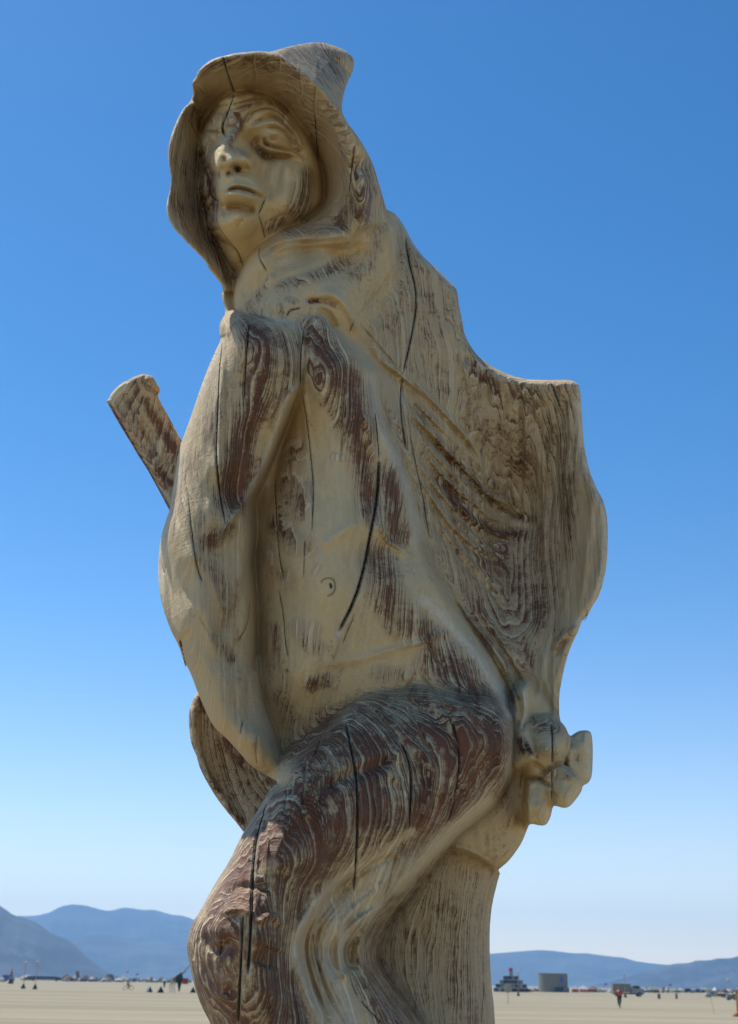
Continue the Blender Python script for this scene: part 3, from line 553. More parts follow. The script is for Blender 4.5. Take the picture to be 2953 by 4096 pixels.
go(E, [(1030, 440), (1100, 450), (1190, 560), (1280, 660)], 5.0); cr(E, [(1280, 660), (1322, 750), (1342, 850), (1340, 1000), (1332, 1170)], 3.6); go(E, [(1308, 1190), (1250, 1340), (1180, 1580)], 3.0); go(E, [(1012, 1540), (1005, 1680)], 2)
for p in ([(640, 930), (625, 1080)], [(752, 778), (735, 930), (726, 1080)], [(872, 690), (858, 855)], [(945, 722), (950, 865)], [(790, 840), (780, 900)], [(905, 800), (898, 860)], [(820, 890), (818, 975)], [(845, 860), (845, 910)],
          [(880, 850), (876, 915)], [(1010, 480), (1050, 545)], [(675, 850), (665, 960)], [(1160, 1200), (1155, 1300)], [(540, 1780), (530, 1960)], [(120, 1800), (105, 1900)], [(275, 1790), (262, 1880)], [(1130, 1380), (1122, 1430)], [(920, 830), (915, 900)], [(632, 1530), (632, 1650)]):
    go(E, p, 2.6)
cr(E, [(830, 640), (792, 745)], 2.4)
go(E, [(1365, 290), (1200, 480)], 3.4); cr(Fz, [(700, 640), (745, 760), (765, 900), (758, 1010), (728, 1190), (680, 1300)], 1.8); go(Fz, [(545, 430), (620, 500), (700, 640)], 3.4)
go(Fz, [(575, 30), (570, 180), (600, 290), (668, 390)], 3.4); go(Fz, [(465, 610), (540, 740), (590, 860)], 4.4); go(Fz, [(500, 570), (560, 640)], 2.4); cr(Fz, [(1285, 698), (1295, 800), (1292, 935)], 3.0); cr(Fz, [(1290, 960), (1292, 1060), (1288, 1150)], 1.8)
cr(Fz, [(1178, 658), (1200, 700)], 1.8); cr(Fz, [(1125, 975), (1110, 1060)], 1.6); cr(Fz, [(1020, 330), (1060, 470), (1110, 570)], 1.8); cr(Fz, [(100, 250), (170, 80)], 1.2)
cr(Wc, [(890, 585), (860, 680), (843, 765)], 1.4); cr(Wc, [(1047, 880), (1050, 1080), (1065, 1170)], 1.3); cr(Wc, [(1300, 850), (1330, 960)], 1.3); go(Wc, [(1075, 780), (1070, 960)], 1.8); cr(G, [(1350, 1465), (1370, 1180)], 1.3); cr(G, [(700, 1465), (560, 1310)], 1.6); cr(G, [(250, 880), (262, 1020), (300, 1130)], 1.4)

for P, a, s, f in S_: stroke(gr, H, P, a * (1.55 if s < 4 else 1.5 if s < 6 else 1.3), s, f)
SURF = H.copy()
for P, w in CR: stroke(gr, H, P, -2.2 * w if w < 3.5 else -5 - w * .6, max(1.7, w * .5), .06)
for P, w in GO: stroke(gr, H, P, -1.8 * w, max(1.8, w * .6), .1)
def blur(F, n=1):
    for _ in range(n):
        q = F.copy(); q[1:-1] = (F[:-2] + 2 * F[1:-1] + F[2:]) / 4; F = q.copy(); F[:, 1:-1] = (q[:, :-2] + 2 * q[:, 1:-1] + q[:, 2:]) / 4
    return F
rng = np.random.default_rng(11)              # adze marks: long shallow facets of the hand tools
def tool(su, sv):
    a_ = rng.standard_normal((int(gr.shape[0] / sv) + 3, int(gr.shape[1] / su) + 3)).astype(np.float32)
    i_ = np.arange(gr.shape[0]) / sv; j_ = np.arange(gr.shape[1]) / su; i0 = i_.astype(int); j0 = j_.astype(int); fi = (i_ - i0)[:, None]; fj = (j_ - j0)[None]
    fi = fi * fi * (3 - 2 * fi); fj = fj * fj * (3 - 2 * fj); g_ = lambda a, b: a_[np.ix_(a, b)]
    return g_(i0, j0) * (1 - fi) * (1 - fj) + g_(i0 + 1, j0) * fi * (1 - fj) + g_(i0, j0 + 1) * (1 - fi) * fj + g_(i0 + 1, j0 + 1) * fi * fj
roughw = blur(np.array([.8, .8, .7, 1.3, .7, .8, .9, .95, .5, .8, .12], np.float32)[LAB], 20)
TL = (1.1 * tool(9, 30) + .8 * tool(4, 14) + .7 * np.abs(tool(6, 26))) * roughw * np.clip(SD / 12, 0, 1)
H += TL; SURF += TL
H = blur(H, 1); SURF = blur(SURF, 2)

# bare wood (1) against clinging dust (0), plus shade painted into the face
BASEW = np.array([.3, .38, .2, .36, .22, .20, .30, .62, .18, .33, .08], np.float32)
WD = blur(BASEW[LAB], 120)
W_ = []
def wd(conv, pts, w, s): W_.append((conv(pts), w, s))
wd(A, [(330, 240), (450, 190), (600, 170), (800, 190), (950, 260)], 22, .62); wd(A, [(900, 270), (1060, 400)], 14, .45); wd(A, [(170, 620), (150, 800), (250, 900)], 30, .42); wd(A, [(330, 780), (345, 950), (360, 1200), (450, 1450), (540, 1600)], 20, .6); wd(A, [(150, 1100), (260, 1180)], 26, .5)
wd(A, [(900, 130), (1100, 130), (1200, 260)], 34, .62); wd(A, [(1180, 470), (1280, 640), (1310, 760)], 12, .5); wd(A, [(1380, 900), (1400, 1050), (1360, 1200)], 24, .82); wd(A, [(1330, 1100), (1250, 1260)], 18, .72); wd(A, [(900, 1310), (1200, 1280)], 12, .5)
wd(A, [(385, 940), (400, 1030), (420, 1130)], 12, .8); wd(A, [(560, 650), (510, 740)], 8, .5); wd(A, [(400, 570), (440, 540)], 12, .42); wd(B, [(800, 510), (900, 470), (1050, 460), (1110, 510)], 5, .42); wd(B, [(770, 800), (900, 920), (1000, 990), (1050, 940)], 11, .45); wd(B, [(1180, 700), (1300, 850)], 6, .5)
wd(B, [(540, 1040), (580, 1090)], 6, .95); wd(B, [(470, 1150), (490, 1130)], 5, .8); wd(B, [(430, 1590), (620, 1540), (760, 1590)], 10, .38); wd(B, [(470, 1340), (580, 1320), (700, 1340)], 4, .5); wd(B, [(480, 800), (500, 840), (620, 870), (700, 920)], 6, .55); wd(B, [(600, 190), (760, 150), (900, 210), (640, 330)], 8, .42); wd(B, [(430, 430), (560, 560)], 11, .42); wd(B, [(900, 250), (1060, 280), (1160, 370)], 6, .55)
wd(B, [(1400, 1150), (1380, 1400), (1350, 1650)], 14, .7); wd(B, [(1250, 1300), (1230, 1600)], 12, .5); wd(B, [(1100, 1700), (950, 1780)], 12, .5)
wd(A, [(860, 1670), (1000, 1620), (1150, 1580), (1270, 1490)], 14, .62); wd(A, [(1040, 1760), (1110, 1755)], 5, .95); wd(A, [(1150, 1760), (1230, 1790)], 6, .6); wd(A, [(850, 1790), (860, 1860)], 6, .6); wd(A, [(900, 1745), (950, 1760)], 7, .6); wd(A, [(1500, 1250), (1450, 1500), (1350, 1600)], 20, .35); wd(A, [(620, 1820), (720, 1700), (800, 1600)], 12, .42)
wd(C, [(780, 160), (830, 330), (790, 560)], 34, .85); wd(C, [(760, 560), (700, 780), (655, 1000)], 30, .92); wd(C, [(880, 200), (960, 300), (880, 520)], 26, .7); wd(C, [(740, 800), (680, 960)], 30, .85); wd(C, [(440, 800), (400, 1000), (360, 1200)], 30, .4); wd(C, [(500, 500), (540, 900)], 26, .34)
wd(C, [(1080, 200), (1180, 330), (1250, 470), (1290, 620)], 38, .9); wd(C, [(1100, 330), (1180, 480)], 30, .7); wd(C, [(1270, 620), (1300, 760), (1340, 900), (1350, 1060)], 24, .95); wd(C, [(1450, 880), (1470, 1060), (1490, 1180)], 22, .9); wd(C, [(1330, 1000), (1350, 1080)], 20, .85); wd(C, [(1180, 790), (1240, 800)], 7, .75)
wd(C, [(980, 760), (960, 880), (940, 1000)], 24, .66); wd(C, [(1040, 950), (1000, 1090)], 14, .62); wd(C, [(900, 1130), (980, 1230), (1040, 1240)], 22, .62); wd(C, [(830, 1250), (960, 1420)], 22, .42); wd(C, [(1390, 1300), (1420, 1420), (1480, 1560), (1560, 1660)], 32, .75); wd(C, [(1000, 1650), (1080, 1740)], 20, .55); wd(C, [(1080, 1650), (1040, 1720)], 16, .6); wd(C, [(1080, 1370), (1100, 1340)], 8, .5)
wd(C, [(540, 1230), (650, 1150)], 18, .72); wd(C, [(560, 1350), (650, 1500), (600, 1650)], 24, .5); wd(C, [(580, 1700), (650, 1800)], 14, .75); wd(C, [(480, 1150), (520, 1100)], 16, .4); wd(C, [(870, 1650), (880, 1860)], 16, .5); wd(C, [(1540, 1620), (1635, 1640)], 16, .7)
wd(E, [(620, 300), (600, 420), (680, 600)], 22, .42); wd(E, [(780, 330), (860, 310)], 14, .7); wd(E, [(480, 680), (520, 740)], 14, .35); wd(E, [(300, 380), (400, 420)], 14, .35)
wd(D, [(480, 320), (560, 600), (520, 800)], 50, .42); wd(D, [(640, 500), (700, 760)], 30, .42); wd(D, [(730, 830), (860, 960), (1000, 1030), (1120, 1060)], 26, .66); wd(D, [(1280, 1020), (1260, 1300)], 34, .5); wd(D, [(1190, 1150), (1210, 1330), (1190, 1420)], 16, .62); wd(D, [(1290, 1480), (1290, 1700), (1320, 1900)], 18, .68); wd(D, [(980, 1130), (1100, 1250), (1020, 1450)], 40, .5)
wd(D, [(860, 1590), (960, 1660), (1120, 1710)], 12, .65); wd(D, [(600, 1300), (760, 1480), (840, 1560)], 12, .72); wd(D, [(620, 1500), (760, 1680), (860, 1760), (1060, 1790)], 15, .75); wd(D, [(560, 1080), (700, 1230)], 10, .6); wd(D, [(880, 1300), (900, 1500)], 24, .45); wd(D, [(900, 1900), (1000, 2060), (1120, 2200)], 50, .62); wd(D, [(1200, 1900), (1200, 2200)], 40, .5); wd(D, [(1370, 1000), (1400, 1500)], 8, .3)
wd(Fz, [(900, 60), (1050, 200), (1180, 350)], 40, .55); wd(Fz, [(480, 90), (530, 190), (640, 230)], 24, .72); wd(Fz, [(640, 330), (760, 420), (860, 620)], 38, .85); wd(Fz, [(940, 700), (980, 820), (960, 980)], 26, 1.0); wd(Fz, [(800, 760), (800, 1000), (720, 1200)], 44, .9); wd(Fz, [(560, 950), (560, 1150), (400, 1320)], 50, .92); wd(Fz, [(520, 580), (620, 700), (680, 800)], 34, .82)
wd(Fz, [(200, 800), (340, 860), (260, 1000)], 48, .98); wd(Fz, [(250, 1050), (280, 1250)], 50, .95); wd(Fz, [(200, 640), (350, 700)], 30, .75); wd(Fz, [(1110, 800), (1120, 860)], 8, .9); wd(Fz, [(1140, 820), (1175, 870)], 5, .9); wd(Fz, [(1200, 700), (1320, 730)], 20, .5); wd(Fz, [(1250, 850), (1340, 900)], 14, .4); wd(Fz, [(1400, 820), (1440, 900)], 14, .4); wd(Fz, [(1290, 980), (1400, 1000)], 14, .45)
wd(Fz, [(840, 200), (960, 400), (1060, 560)], 14, .55); wd(Fz, [(1000, 1100), (1060, 1250)], 24, .4); wd(Fz, [(300, 420), (430, 430)], 20, .5)
wd(E, [(900, 620), (750, 780), (600, 950)], 46, .86); wd(E, [(850, 900), (750, 1100), (560, 1250)], 56, .95); wd(E, [(900, 1150), (850, 1350), (700, 1400)], 50, .95); wd(E, [(480, 1200), (350, 1450), (250, 1600)], 40, .9); wd(E, [(560, 1450), (480, 1600)], 46, .92); wd(E, [(220, 1750), (300, 1850)], 34, .98); wd(E, [(520, 1800), (560, 2000), (600, 2200)], 46, .98); wd(E, [(250, 2050), (350, 2250)], 40, .85); wd(E, [(130, 1850), (160, 1980)], 24, .7); wd(E, [(640, 2000), (700, 2268)], 30, .9)
wd(G, [(560, 440), (430, 560), (350, 700)], 16, .5); wd(G, [(560, 1200), (700, 1330), (830, 1450)], 16, .72); wd(G, [(200, 780), (190, 900)], 9, .5); wd(G, [(420, 1250), (520, 1420)], 14, .4); wd(G, [(800, 600), (850, 900), (900, 1300)], 60, .42); wd(G, [(1150, 700), (1200, 1000), (1150, 1300)], 60, .5); wd(G, [(1300, 600), (1310, 900)], 26, .4); wd(N, [(700, 2500), (700, 3300)], 200, .7); wd(N, [(1000, 2500), (1000, 3300)], 200, .5)
wd(B, [(610, 590), (540, 680), (480, 770), (440, 840)], 6, .35); wd(B, [(560, 440), (620, 520), (600, 600)], 6, .5); wd(B, [(200, 1130), (230, 1300), (270, 1500)], 12, .6)  # nose side darkened in colour as shading; the rest is bare wood
for P, w in VAL_SHADE: W_.append((P, w / 1.45, .36))
for P, w, s in W_: paint(gr, WD, P, w * 1.45, s * .92)
DU = np.zeros(gr.shape, np.float32)          # settled dust (smooth, hides the grain)
for cv_, pts, w, s in ((B, [(350, 960), (480, 940), (640, 1000)], 22, .9), (B, [(420, 1220), (600, 1190), (780, 1250)], 16, .9), (B, [(1180, 980), (1150, 1200)], 26, .8), (B, [(850, 640), (1000, 600), (1200, 760)], 14, .9), (B, [(560, 1650), (650, 1800), (600, 2000)], 34, .9),
        (B, [(500, 1450), (750, 1500)], 10, .7), (A, [(420, 330), (600, 340), (800, 370)], 22, .9), (A, [(1140, 800), (1180, 1050)], 22, .7), (A, [(900, 1430), (1200, 1430)], 18, .8), (A, [(640, 1600), (700, 1500)], 24, .7), (A, [(1130, 1680), (1250, 1740), (1330, 1900)], 24, .9), (A, [(850, 1720), (1000, 1720)], 18, .7),
        (C, [(980, 520), (930, 680), (880, 850), (800, 1080)], 18, .9), (C, [(1150, 850), (1200, 1100), (1130, 1400), (1080, 1560)], 60, .85), (C, [(740, 1200), (700, 1330)], 24, .85), (C, [(750, 1400), (775, 1850)], 18, .8), (C, [(450, 1500), (520, 1850)], 44, .8), (C, [(360, 1300), (420, 1550)], 34, .5),
        (E, [(150, 300), (270, 560), (450, 760), (580, 870)], 36, .9), (D, [(150, 720), (260, 880), (400, 1060)], 22, .85), (D, [(400, 940), (600, 1120), (740, 1280), (850, 1440)], 14, .6), (D, [(1430, 1700), (1400, 2000), (1330, 2230)], 26, .8), (D, [(860, 1650), (1000, 1730), (1110, 1740)], 7, .9),
        (Fz, [(1100, 960), (1150, 1000)], 24, .9), (Fz, [(1250, 300), (1230, 560)], 34, .6), (Fz, [(1500, 800), (1495, 980)], 9, .6), (Fz, [(1400, 1130), (1430, 1060)], 10, .6), (Fz, [(1240, 1200), (1270, 1130)], 10, .6), (G, [(480, 900), (490, 1080)], 24, .7), (G, [(200, 950), (260, 1200), (400, 1450)], 26, .5), (Fz, [(200, 300), (500, 250)], 20, .7),
        (A, [(300, 300), (330, 420)], 14, .6), (G, [(640, 420), (420, 620), (260, 780), (180, 950), (240, 1200), (380, 1465)], 30, .95), (G, [(620, 640), (440, 780), (330, 950), (400, 1250), (560, 1465)], 34, .95), (G, [(560, 430), (760, 300), (900, 200)], 9, .9), (G, [(1400, 0), (1240, 130), (1000, 360), (800, 570)], 13, .8), (Fz, [(640, 0), (860, 250), (1000, 480), (1060, 640)], 11, .8), (E, [(430, 440), (500, 600)], 18, .5)):
    paint(gr, DU, cv_(pts), w, s)
for P, w in GO: paint(gr, DU, P, max(1.5, w * .5), .75)

PA = np.zeros(gr.shape, np.float32)          # worn, sun bleached crests, plus painted lit lips of wide cracks
for cv_, pts, w, s in ((C, [(590, 230), (500, 460), (420, 680), (375, 900), (340, 1090), (305, 1250), (310, 1450)], 16, .8), (C, [(760, 110), (900, 100), (1020, 130)], 7, .6), (C, [(1362, 400), (1400, 640), (1500, 820), (1560, 1000), (1600, 1200)], 13, .9), (Fz, [(560, 0), (700, 120), (850, 300), (980, 500), (1050, 650)], 12, .9),
    (D, [(1350, 980), (1372, 1200), (1400, 1400), (1470, 1590), (1505, 1760), (1495, 1960), (1440, 2130), (1370, 2260)], 11, .9), (D, [(380, 90), (480, 260), (690, 470), (720, 650)], 7, .5), (G, [(1400, 0), (1200, 160), (950, 400), (760, 600), (600, 780)], 9, .5), (G, [(1350, 60), (1100, 250), (850, 430), (650, 560), (480, 700), (350, 850), (330, 1000), (380, 1200), (500, 1465)], 24, .7), (G, [(560, 420), (400, 530), (270, 650), (150, 850), (125, 950), (142, 1090), (205, 1260), (300, 1465)], 9, .9),
    (G, [(700, 690), (500, 820), (412, 980), (430, 1120)], 6, .7), (A, [(400, 180), (640, 135), (790, 140)], 4, .7), (A, [(1180, 470), (1290, 680), (1340, 760)], 8, .7), (A, [(900, 1375), (1150, 1355), (1300, 1345)], 5, .7), (C, [(1010, 400), (940, 500), (880, 680), (810, 860), (735, 1010)], 6, .6), (A, [(120, 860), (115, 1150), (280, 1400), (450, 1620)], 6, .6),
    (E, [(500, 1010), (380, 1200), (250, 1440), (140, 1650)], 12, .6), (Fz, [(1500, 760), (1500, 1000)], 7, .9), (Fz, [(1440, 1080), (1390, 1160)], 8, .9), (Fz, [(1285, 1120), (1260, 1260)], 8, .9), (Fz, [(1130, 490), (1145, 640), (1110, 740)], 5, .9), (G, [(1420, 700), (1400, 1000), (1430, 1400)], 9, .5), (Fz, [(1340, 450), (1400, 250), (1480, 60)], 7, .6)):
    paint(gr, PA, cv_(pts), w, s)

for P, w in CR:
    if w > 2.8: paint(gr, PA, P, w * .8 + 1.2, .65)  # pale strip painted beside wide cracks, as if their lips caught light
# ------------------------------------------------------------------ dusty carved timber
def wood_mat(name, spacing, base=(0.21, 0.070, 0.034), dark=(0.048, 0.02, 0.014), dust=(0.83, 0.635, 0.325), lines=1.0, cx=0.42, cy=5.30, warp=1.0):
    m, nt, b = new_mat(name); g = NT(nt)
    pos = g.n("ShaderNodeNewGeometry").outputs['Position']
    wdA = g.n("ShaderNodeAttribute", attribute_name="wood").outputs['Fac']
    duA = g.n("ShaderNodeAttribute", attribute_name="dust").outputs['Fac']
    paA = g.n("ShaderNodeAttribute", attribute_name="pale").outputs['Fac']
    shA = g.n("ShaderNodeAttribute", attribute_name="ringshift").outputs['Fac']
    sp = g.n("ShaderNodeSeparateXYZ"); g.put(sp.inputs[0], pos)
    big = g.noise(g.mapping(pos, (1.5, 1.5, .75)), 1.0, 2.0, .5); big2 = g.noise(g.mapping(pos, (5, 5, 1.6)), 1.0, 2.0, .5)
    dx = g.m('SUBTRACT', sp.outputs[0], cx); dy = g.m('SUBTRACT', sp.outputs[1], cy)
    r = g.m('SQRT', g.m('ADD', g.m('MULTIPLY', dx, dx), g.m('MULTIPLY', dy, dy)))
    r = g.m('ADD', r, g.m('MULTIPLY', g.m('SUBTRACT', big, .5), .36 * warp)); r = g.m('ADD', r, g.m('MULTIPLY', g.m('SUBTRACT', big2, .5), .05 * warp))
    r = g.m('ADD', r, g.m('MULTIPLY', g.noise(g.mapping(pos, (60, 60, 9)), 1.0, 3.0, .6), .0065))
    r = g.m('ADD', r, shA)
    n1d = g.n("ShaderNodeTexNoise", noise_dimensions='1D'); g.put(n1d.inputs['W'], g.m('MULTIPLY', r, 22.0)); n1d.inputs['Scale'].default_value = 1.0; n1d.inputs['Detail'].default_value = 2.0
    r = g.m('ADD', r, g.m('MULTIPLY', g.m('SUBTRACT', n1d.outputs['Fac'], .5), .055))
    ph = g.m('FRACT', g.m('DIVIDE', r, spacing))
    ridge = g.m('MULTIPLY', g.ss(ph, 0.66, 0.86), g.ss(ph, 0.90, 1.0, 1.0, 0.0))        # hard latewood ridge
    lmn = g.noise(g.mapping(pos, (3.2, 3.2, 2.0)), 1.0, 3.0, .6)
    lmask = g.ss(g.m('ADD', g.m('MULTIPLY', wdA, 1.1), g.m('MULTIPLY', g.m('SUBTRACT', lmn, .5), 1.5)), .12, .62, .05, 1.0)
    ridge = g.m('MULTIPLY', ridge, lmask); soft = g.ss(ph, 0.0, 0.6)
    fib = g.noise(g.mapping(pos, (260, 260, 22)), 1.0, 4.0, .6)                         # fibres
    grit = g.noise(pos, 330.0, 4.0, .7); mott = g.noise(pos, 34.0, 5.0, .65); blot = g.noise(pos, 9.0, 4.0, .6)
    # how bare the timber is here
    bare = g.m('ADD', wdA, g.m('MULTIPLY', g.m('SUBTRACT', blot, .5), .85)); bare = g.m('ADD', bare, g.m('MULTIPLY', g.m('SUBTRACT', mott, .5), .75))
    bare = g.m('ADD', bare, g.m('MULTIPLY', g.m('SUBTRACT', fib, .5), 1.1)); bare = g.m('ADD', bare, g.m('MULTIPLY', g.m('SUBTRACT', grit, .5), .6))
    bare = g.m('SUBTRACT', bare, g.m('MULTIPLY', duA, .75)); rip = g.noise(g.mapping(pos, (34, 34, 4.5)), 1.0, 3.0, .6, .6); chat = g.noise(g.mapping(pos, (16, 16, 95)), 1.0, 3.0, .6)
    bare = g.m('ADD', bare, g.m('MULTIPLY', g.m('SUBTRACT', .55, soft), g.m('MULTIPLY', g.ss(wdA, .24, .42), .32 * lines)))
    bare = g.m('SUBTRACT', bare, g.m('MULTIPLY', g.m('SUBTRACT', rip, .5), .9)); bare = g.m('ADD', bare, g.m('MULTIPLY', g.m('SUBTRACT', chat, .5), .35))
    f = g.ss(bare, .24, .80); ln_ = g.m('MULTIPLY', ridge, g.ss(g.m('ADD', mott, g.m('MULTIPLY', grit, .5)), .45, .9, .25, .85))
    f = g.m('MULTIPLY', f, g.m('SUBTRACT', .97, g.m('MULTIPLY', ln_, lines * .38)))
    woodc = g.mix(g.ss(g.m('ADD', g.m('MULTIPLY', fib, .6), g.m('MULTIPLY', blot, .4)), .38, .62), dark, base)
    woodc = g.mix(g.ss(big2, .45, .7, 0.0, .5), woodc, (0.16, 0.075, 0.03))
    dustc = g.mix(g.ss(mott, .3, .7), tuple(c * .86 for c in dust), dust)
    dustc = g.mix(g.ss(g.m('ADD', g.m('MULTIPLY', grit, .6), g.m('MULTIPLY', fib, .4)), .42, .62, .2, 0.0), dustc, (.22, .15, .10))
    dustc = g.mix(g.ss(blot, .35, .65, 0., .7), dustc, (0.68, 0.54, 0.32))
    dustc = g.mix(g.m('MULTIPLY', g.ss(wdA, .08, .4), .62), dustc, (.50, .365, .225))
    dustc = g.mix(g.m('MULTIPLY', ridge, g.ss(wdA, .1, .4, .0, .85)), dustc, (.80, .67, .43))
    pal = g.m('MULTIPLY', paA, g.ss(mott, .35, .6, .35, 1.0)); f = g.m('MULTIPLY', f, g.m('SUBTRACT', 1.0, g.m('MULTIPLY', pal, .8)))
    dustc = g.mix(g.m('MULTIPLY', pal, .8), dustc, (.80, .70, .53))
    g.put(b.inputs['Base Color'], g.mix(f, dustc, woodc))
    g.put(b.inputs['Roughness'], g.m('SUBTRACT', .92, g.m('MULTIPLY', f, .34)))
    b.inputs['Specular IOR Level'].default_value = .3
    wk = g.ss(wdA, .1, .55, .12, 1.0); inv = g.m('SUBTRACT', 1.0, g.m('MULTIPLY', duA, .8))
    hgt = g.m('MULTIPLY', g.m('ADD', ridge, g.m('MULTIPLY', soft, .5)), wk); hgt = g.m('ADD', hgt, g.m('MULTIPLY', fib, .45)); hgt = g.m('ADD', hgt, g.m('MULTIPLY', rip, g.m('MULTIPLY', wk, 2.4)))
    hgt = g.m('ADD', hgt, g.m('MULTIPLY', chat, .8)); hgt = g.m('MULTIPLY', hgt, inv)
    hgt = g.m('ADD', hgt, g.m('MULTIPLY', mott, .8)); hgt = g.m('ADD', hgt, g.m('MULTIPLY', grit, .22)); hgt = g.m('ADD', hgt, g.m('MULTIPLY', blot, 1.4))
    bp = g.n("ShaderNodeBump"); bp.inputs['Strength'].default_value = .85; bp.inputs['Distance'].default_value = .0068
    g.put(bp.inputs['Height'], hgt); g.put(b.inputs['Normal'], bp.outputs[0])
    return m
M_WOOD = wood_mat("dusty_carved_wood", .0175)
M_BEAM = wood_mat("dusty_beam_wood", .016, cx=-.5, cy=5.6, dark=(.06, .025, .018), lines=.8)
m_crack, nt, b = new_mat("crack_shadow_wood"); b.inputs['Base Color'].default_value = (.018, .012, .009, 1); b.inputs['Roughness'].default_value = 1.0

def to_world(U, V, Hh): return at_depth(U / K, V / K, Y0 - Hh * PX * DEEP)
def solid(gr, SD, Hf, Hb_, LAB, names, attrs, mat, root, snapgap=2.0):
    U = gr.U.astype(np.float64).copy(); V = gr.V.astype(np.float64).copy()
    gv, gu = np.gradient(SD.astype(np.float64), gr.vs.astype(float), gr.us.astype(float))
    n_ = np.hypot(gu, gv) + 1e-6; neg = SD < 0; q = np.where(neg, SD, 0)
    q = np.maximum(q, -40); U -= q * gu / n_; V -= q * gv / n_
    Pf = to_world(U, V, Hf); Pb = to_world(U, V, np.where(neg, Hf, Hb_))
    def normals(P, sgn):
        a = np.gradient(P, axis=1); b_ = np.gradient(P, axis=0); n = np.cross(a, b_) * sgn
        return n / (np.linalg.norm(n, axis=-1, keepdims=True) + 1e-12)
    Nf = normals(Pf, -1.0); Nb = normals(Pb, 1.0)
    if (Nf[gr.shape[0] // 2, :, 1].mean()) > 0: Nf = -Nf; Nb = -Nb
    rim = neg & True
    outn = np.zeros_like(Nf)                       # rim normals: outward from the outline, so front and back meet smoothly
    e = 1.5; Pe = to_world(U - e * gu / n_, V - e * gv / n_, Hf); outn = Pe - to_world(U, V, Hf)
    outn /= (np.linalg.norm(outn, axis=-1, keepdims=True) + 1e-12)
    Nf = np.where(rim[..., None], outn * .8 + Nf * .2, Nf); Nb = np.where(rim[..., None], outn * .8 + Nb * .2, Nb)
    pos = SD > 0
    anyp = pos[:-1, :-1] | pos[1:, :-1] | pos[:-1, 1:] | pos[1:, 1:]
    Ld = LAB[:-1, :-1]
    I = np.arange(gr.shape[0] * gr.shape[1]).reshape(gr.shape)
    objs = {}
    for lab, name in names.items():
        sel = anyp & np.isin(Ld, lab)
        if sel.sum() < 20: continue
        qf = np.stack([I[:-1, :-1][sel], I[1:, :-1][sel], I[1:, 1:][sel], I[:-1, 1:][sel]], 1)
        N_ = I.size
        quads = np.vstack([qf, qf[:, ::-1] + N_])
        used, inv = np.unique(quads, return_inverse=True); inv = inv.reshape(-1)
        P = np.vstack([Pf.reshape(-1, 3), Pb.reshape(-1, 3)])[used]; NN = np.vstack([Nf.reshape(-1, 3), Nb.reshape(-1, 3)])[used]
        me = bpy.data.meshes.new(name); nq = len(quads)
        me.vertices.add(len(used)); me.vertices.foreach_set('co', P.astype(np.float32).ravel())
        me.loops.add(nq * 4); me.loops.foreach_set('vertex_index', inv.astype(np.int32))
        me.polygons.add(nq); me.polygons.foreach_set('loop_start', np.arange(0, nq * 4, 4, dtype=np.int32)); me.polygons.foreach_set('loop_total', np.full(nq, 4, np.int32))
        me.polygons.foreach_set('use_smooth', np.ones(nq, bool)); me.update(calc_edges=True)
        src = used % N_
        for an, arr in attrs.items():
            at = me.attributes.new(an, 'FLOAT', 'POINT'); at.data.foreach_set('value', arr.ravel()[src].astype(np.float32))
        NN = NN / (np.linalg.norm(NN, axis=1, keepdims=True) + 1e-12)
        me.normals_split_custom_set_from_vertices(NN.tolist())
        objs[name] = link(name, me, mat, root)
    return objs
Hbl = blur(H[::4, ::4], 14); Hbl = np.repeat(np.repeat(Hbl, 4, 0), 4, 1)[:gr.shape[0], :gr.shape[1]]; Hbl = blur(Hbl, 6)
tgt = tps(N([(500, 300, -150), (700, 300, -230), (950, 400, -80), (560, 1000, -170), (800, 1000, -240), (1050, 900, -110), (1250, 1000, -60), (1300, 1250, -50), (1200, 1500, -70), (900, 1500, -240), (600, 1500, -150), (1050, 1750, -160), (850, 2000, -240), (600, 2100, -60), (1000, 2250, -220),
             (800, 3300, -260), (500, 3300, -200), (1280, 1700, -50)]), gr.U, gr.V)
sD = np.clip(SD / 110.0, 0, 1); sD = sD * sD * (3 - 2 * sD)
HB = (Hbl * (1 - sD) + np.minimum(tgt, Hbl - 25) * sD); e_ = np.clip(SD / 14.0, 0, 1)
HB = H * (1 - e_) + HB * e_ - 34 * np.sqrt(np.clip(SD / 26.0, 0, 1)); HB = np.minimum(HB, H - np.clip(SD, 0, 8))
KSH = blur(np.array([-1.2, -1.2, -.9, -.12, -.35, -1.1, -1.25, -.4, -.9, -.5, -.3], np.float32)[LAB], 60)
RSH = (KSH * ((gr.U - 817.0) / 817.0 * .95 + .25)).astype(np.float32)
base_p = gp(1476 - 40, 4096); root = empty("wooden_figure", (0.0, 5.2, 0.0), "towering dusty carved wooden figure in a hooded cloak with one knee raised", "sculpture")
RI = Matrix.Translation((0, -5.2, 0))
parts = solid(gr, SD, H, HB, LAB, {(0, 1): 'lower_trunk', (2,): 'buttock', (3,): 'cape', (4,): 'cowl', (5,): 'torso', (6,): 'sleeve', (7,): 'bent_leg', (8,): 'hand', (9,): 'hood', (10,): 'face'},
              {'wood': WD, 'dust': DU, 'pale': PA, 'ringshift': RSH}, M_WOOD, root)
for o in parts.values(): o.matrix_parent_inverse = RI
for nm, lb in (('face', 'gaunt upturned carved face with furrowed brow'), ('cape', 'swept out ringed cape'), ('hand', 'blunt carved fingers gripping behind the hip')):
    if nm in parts: parts[nm]['label'] = lb
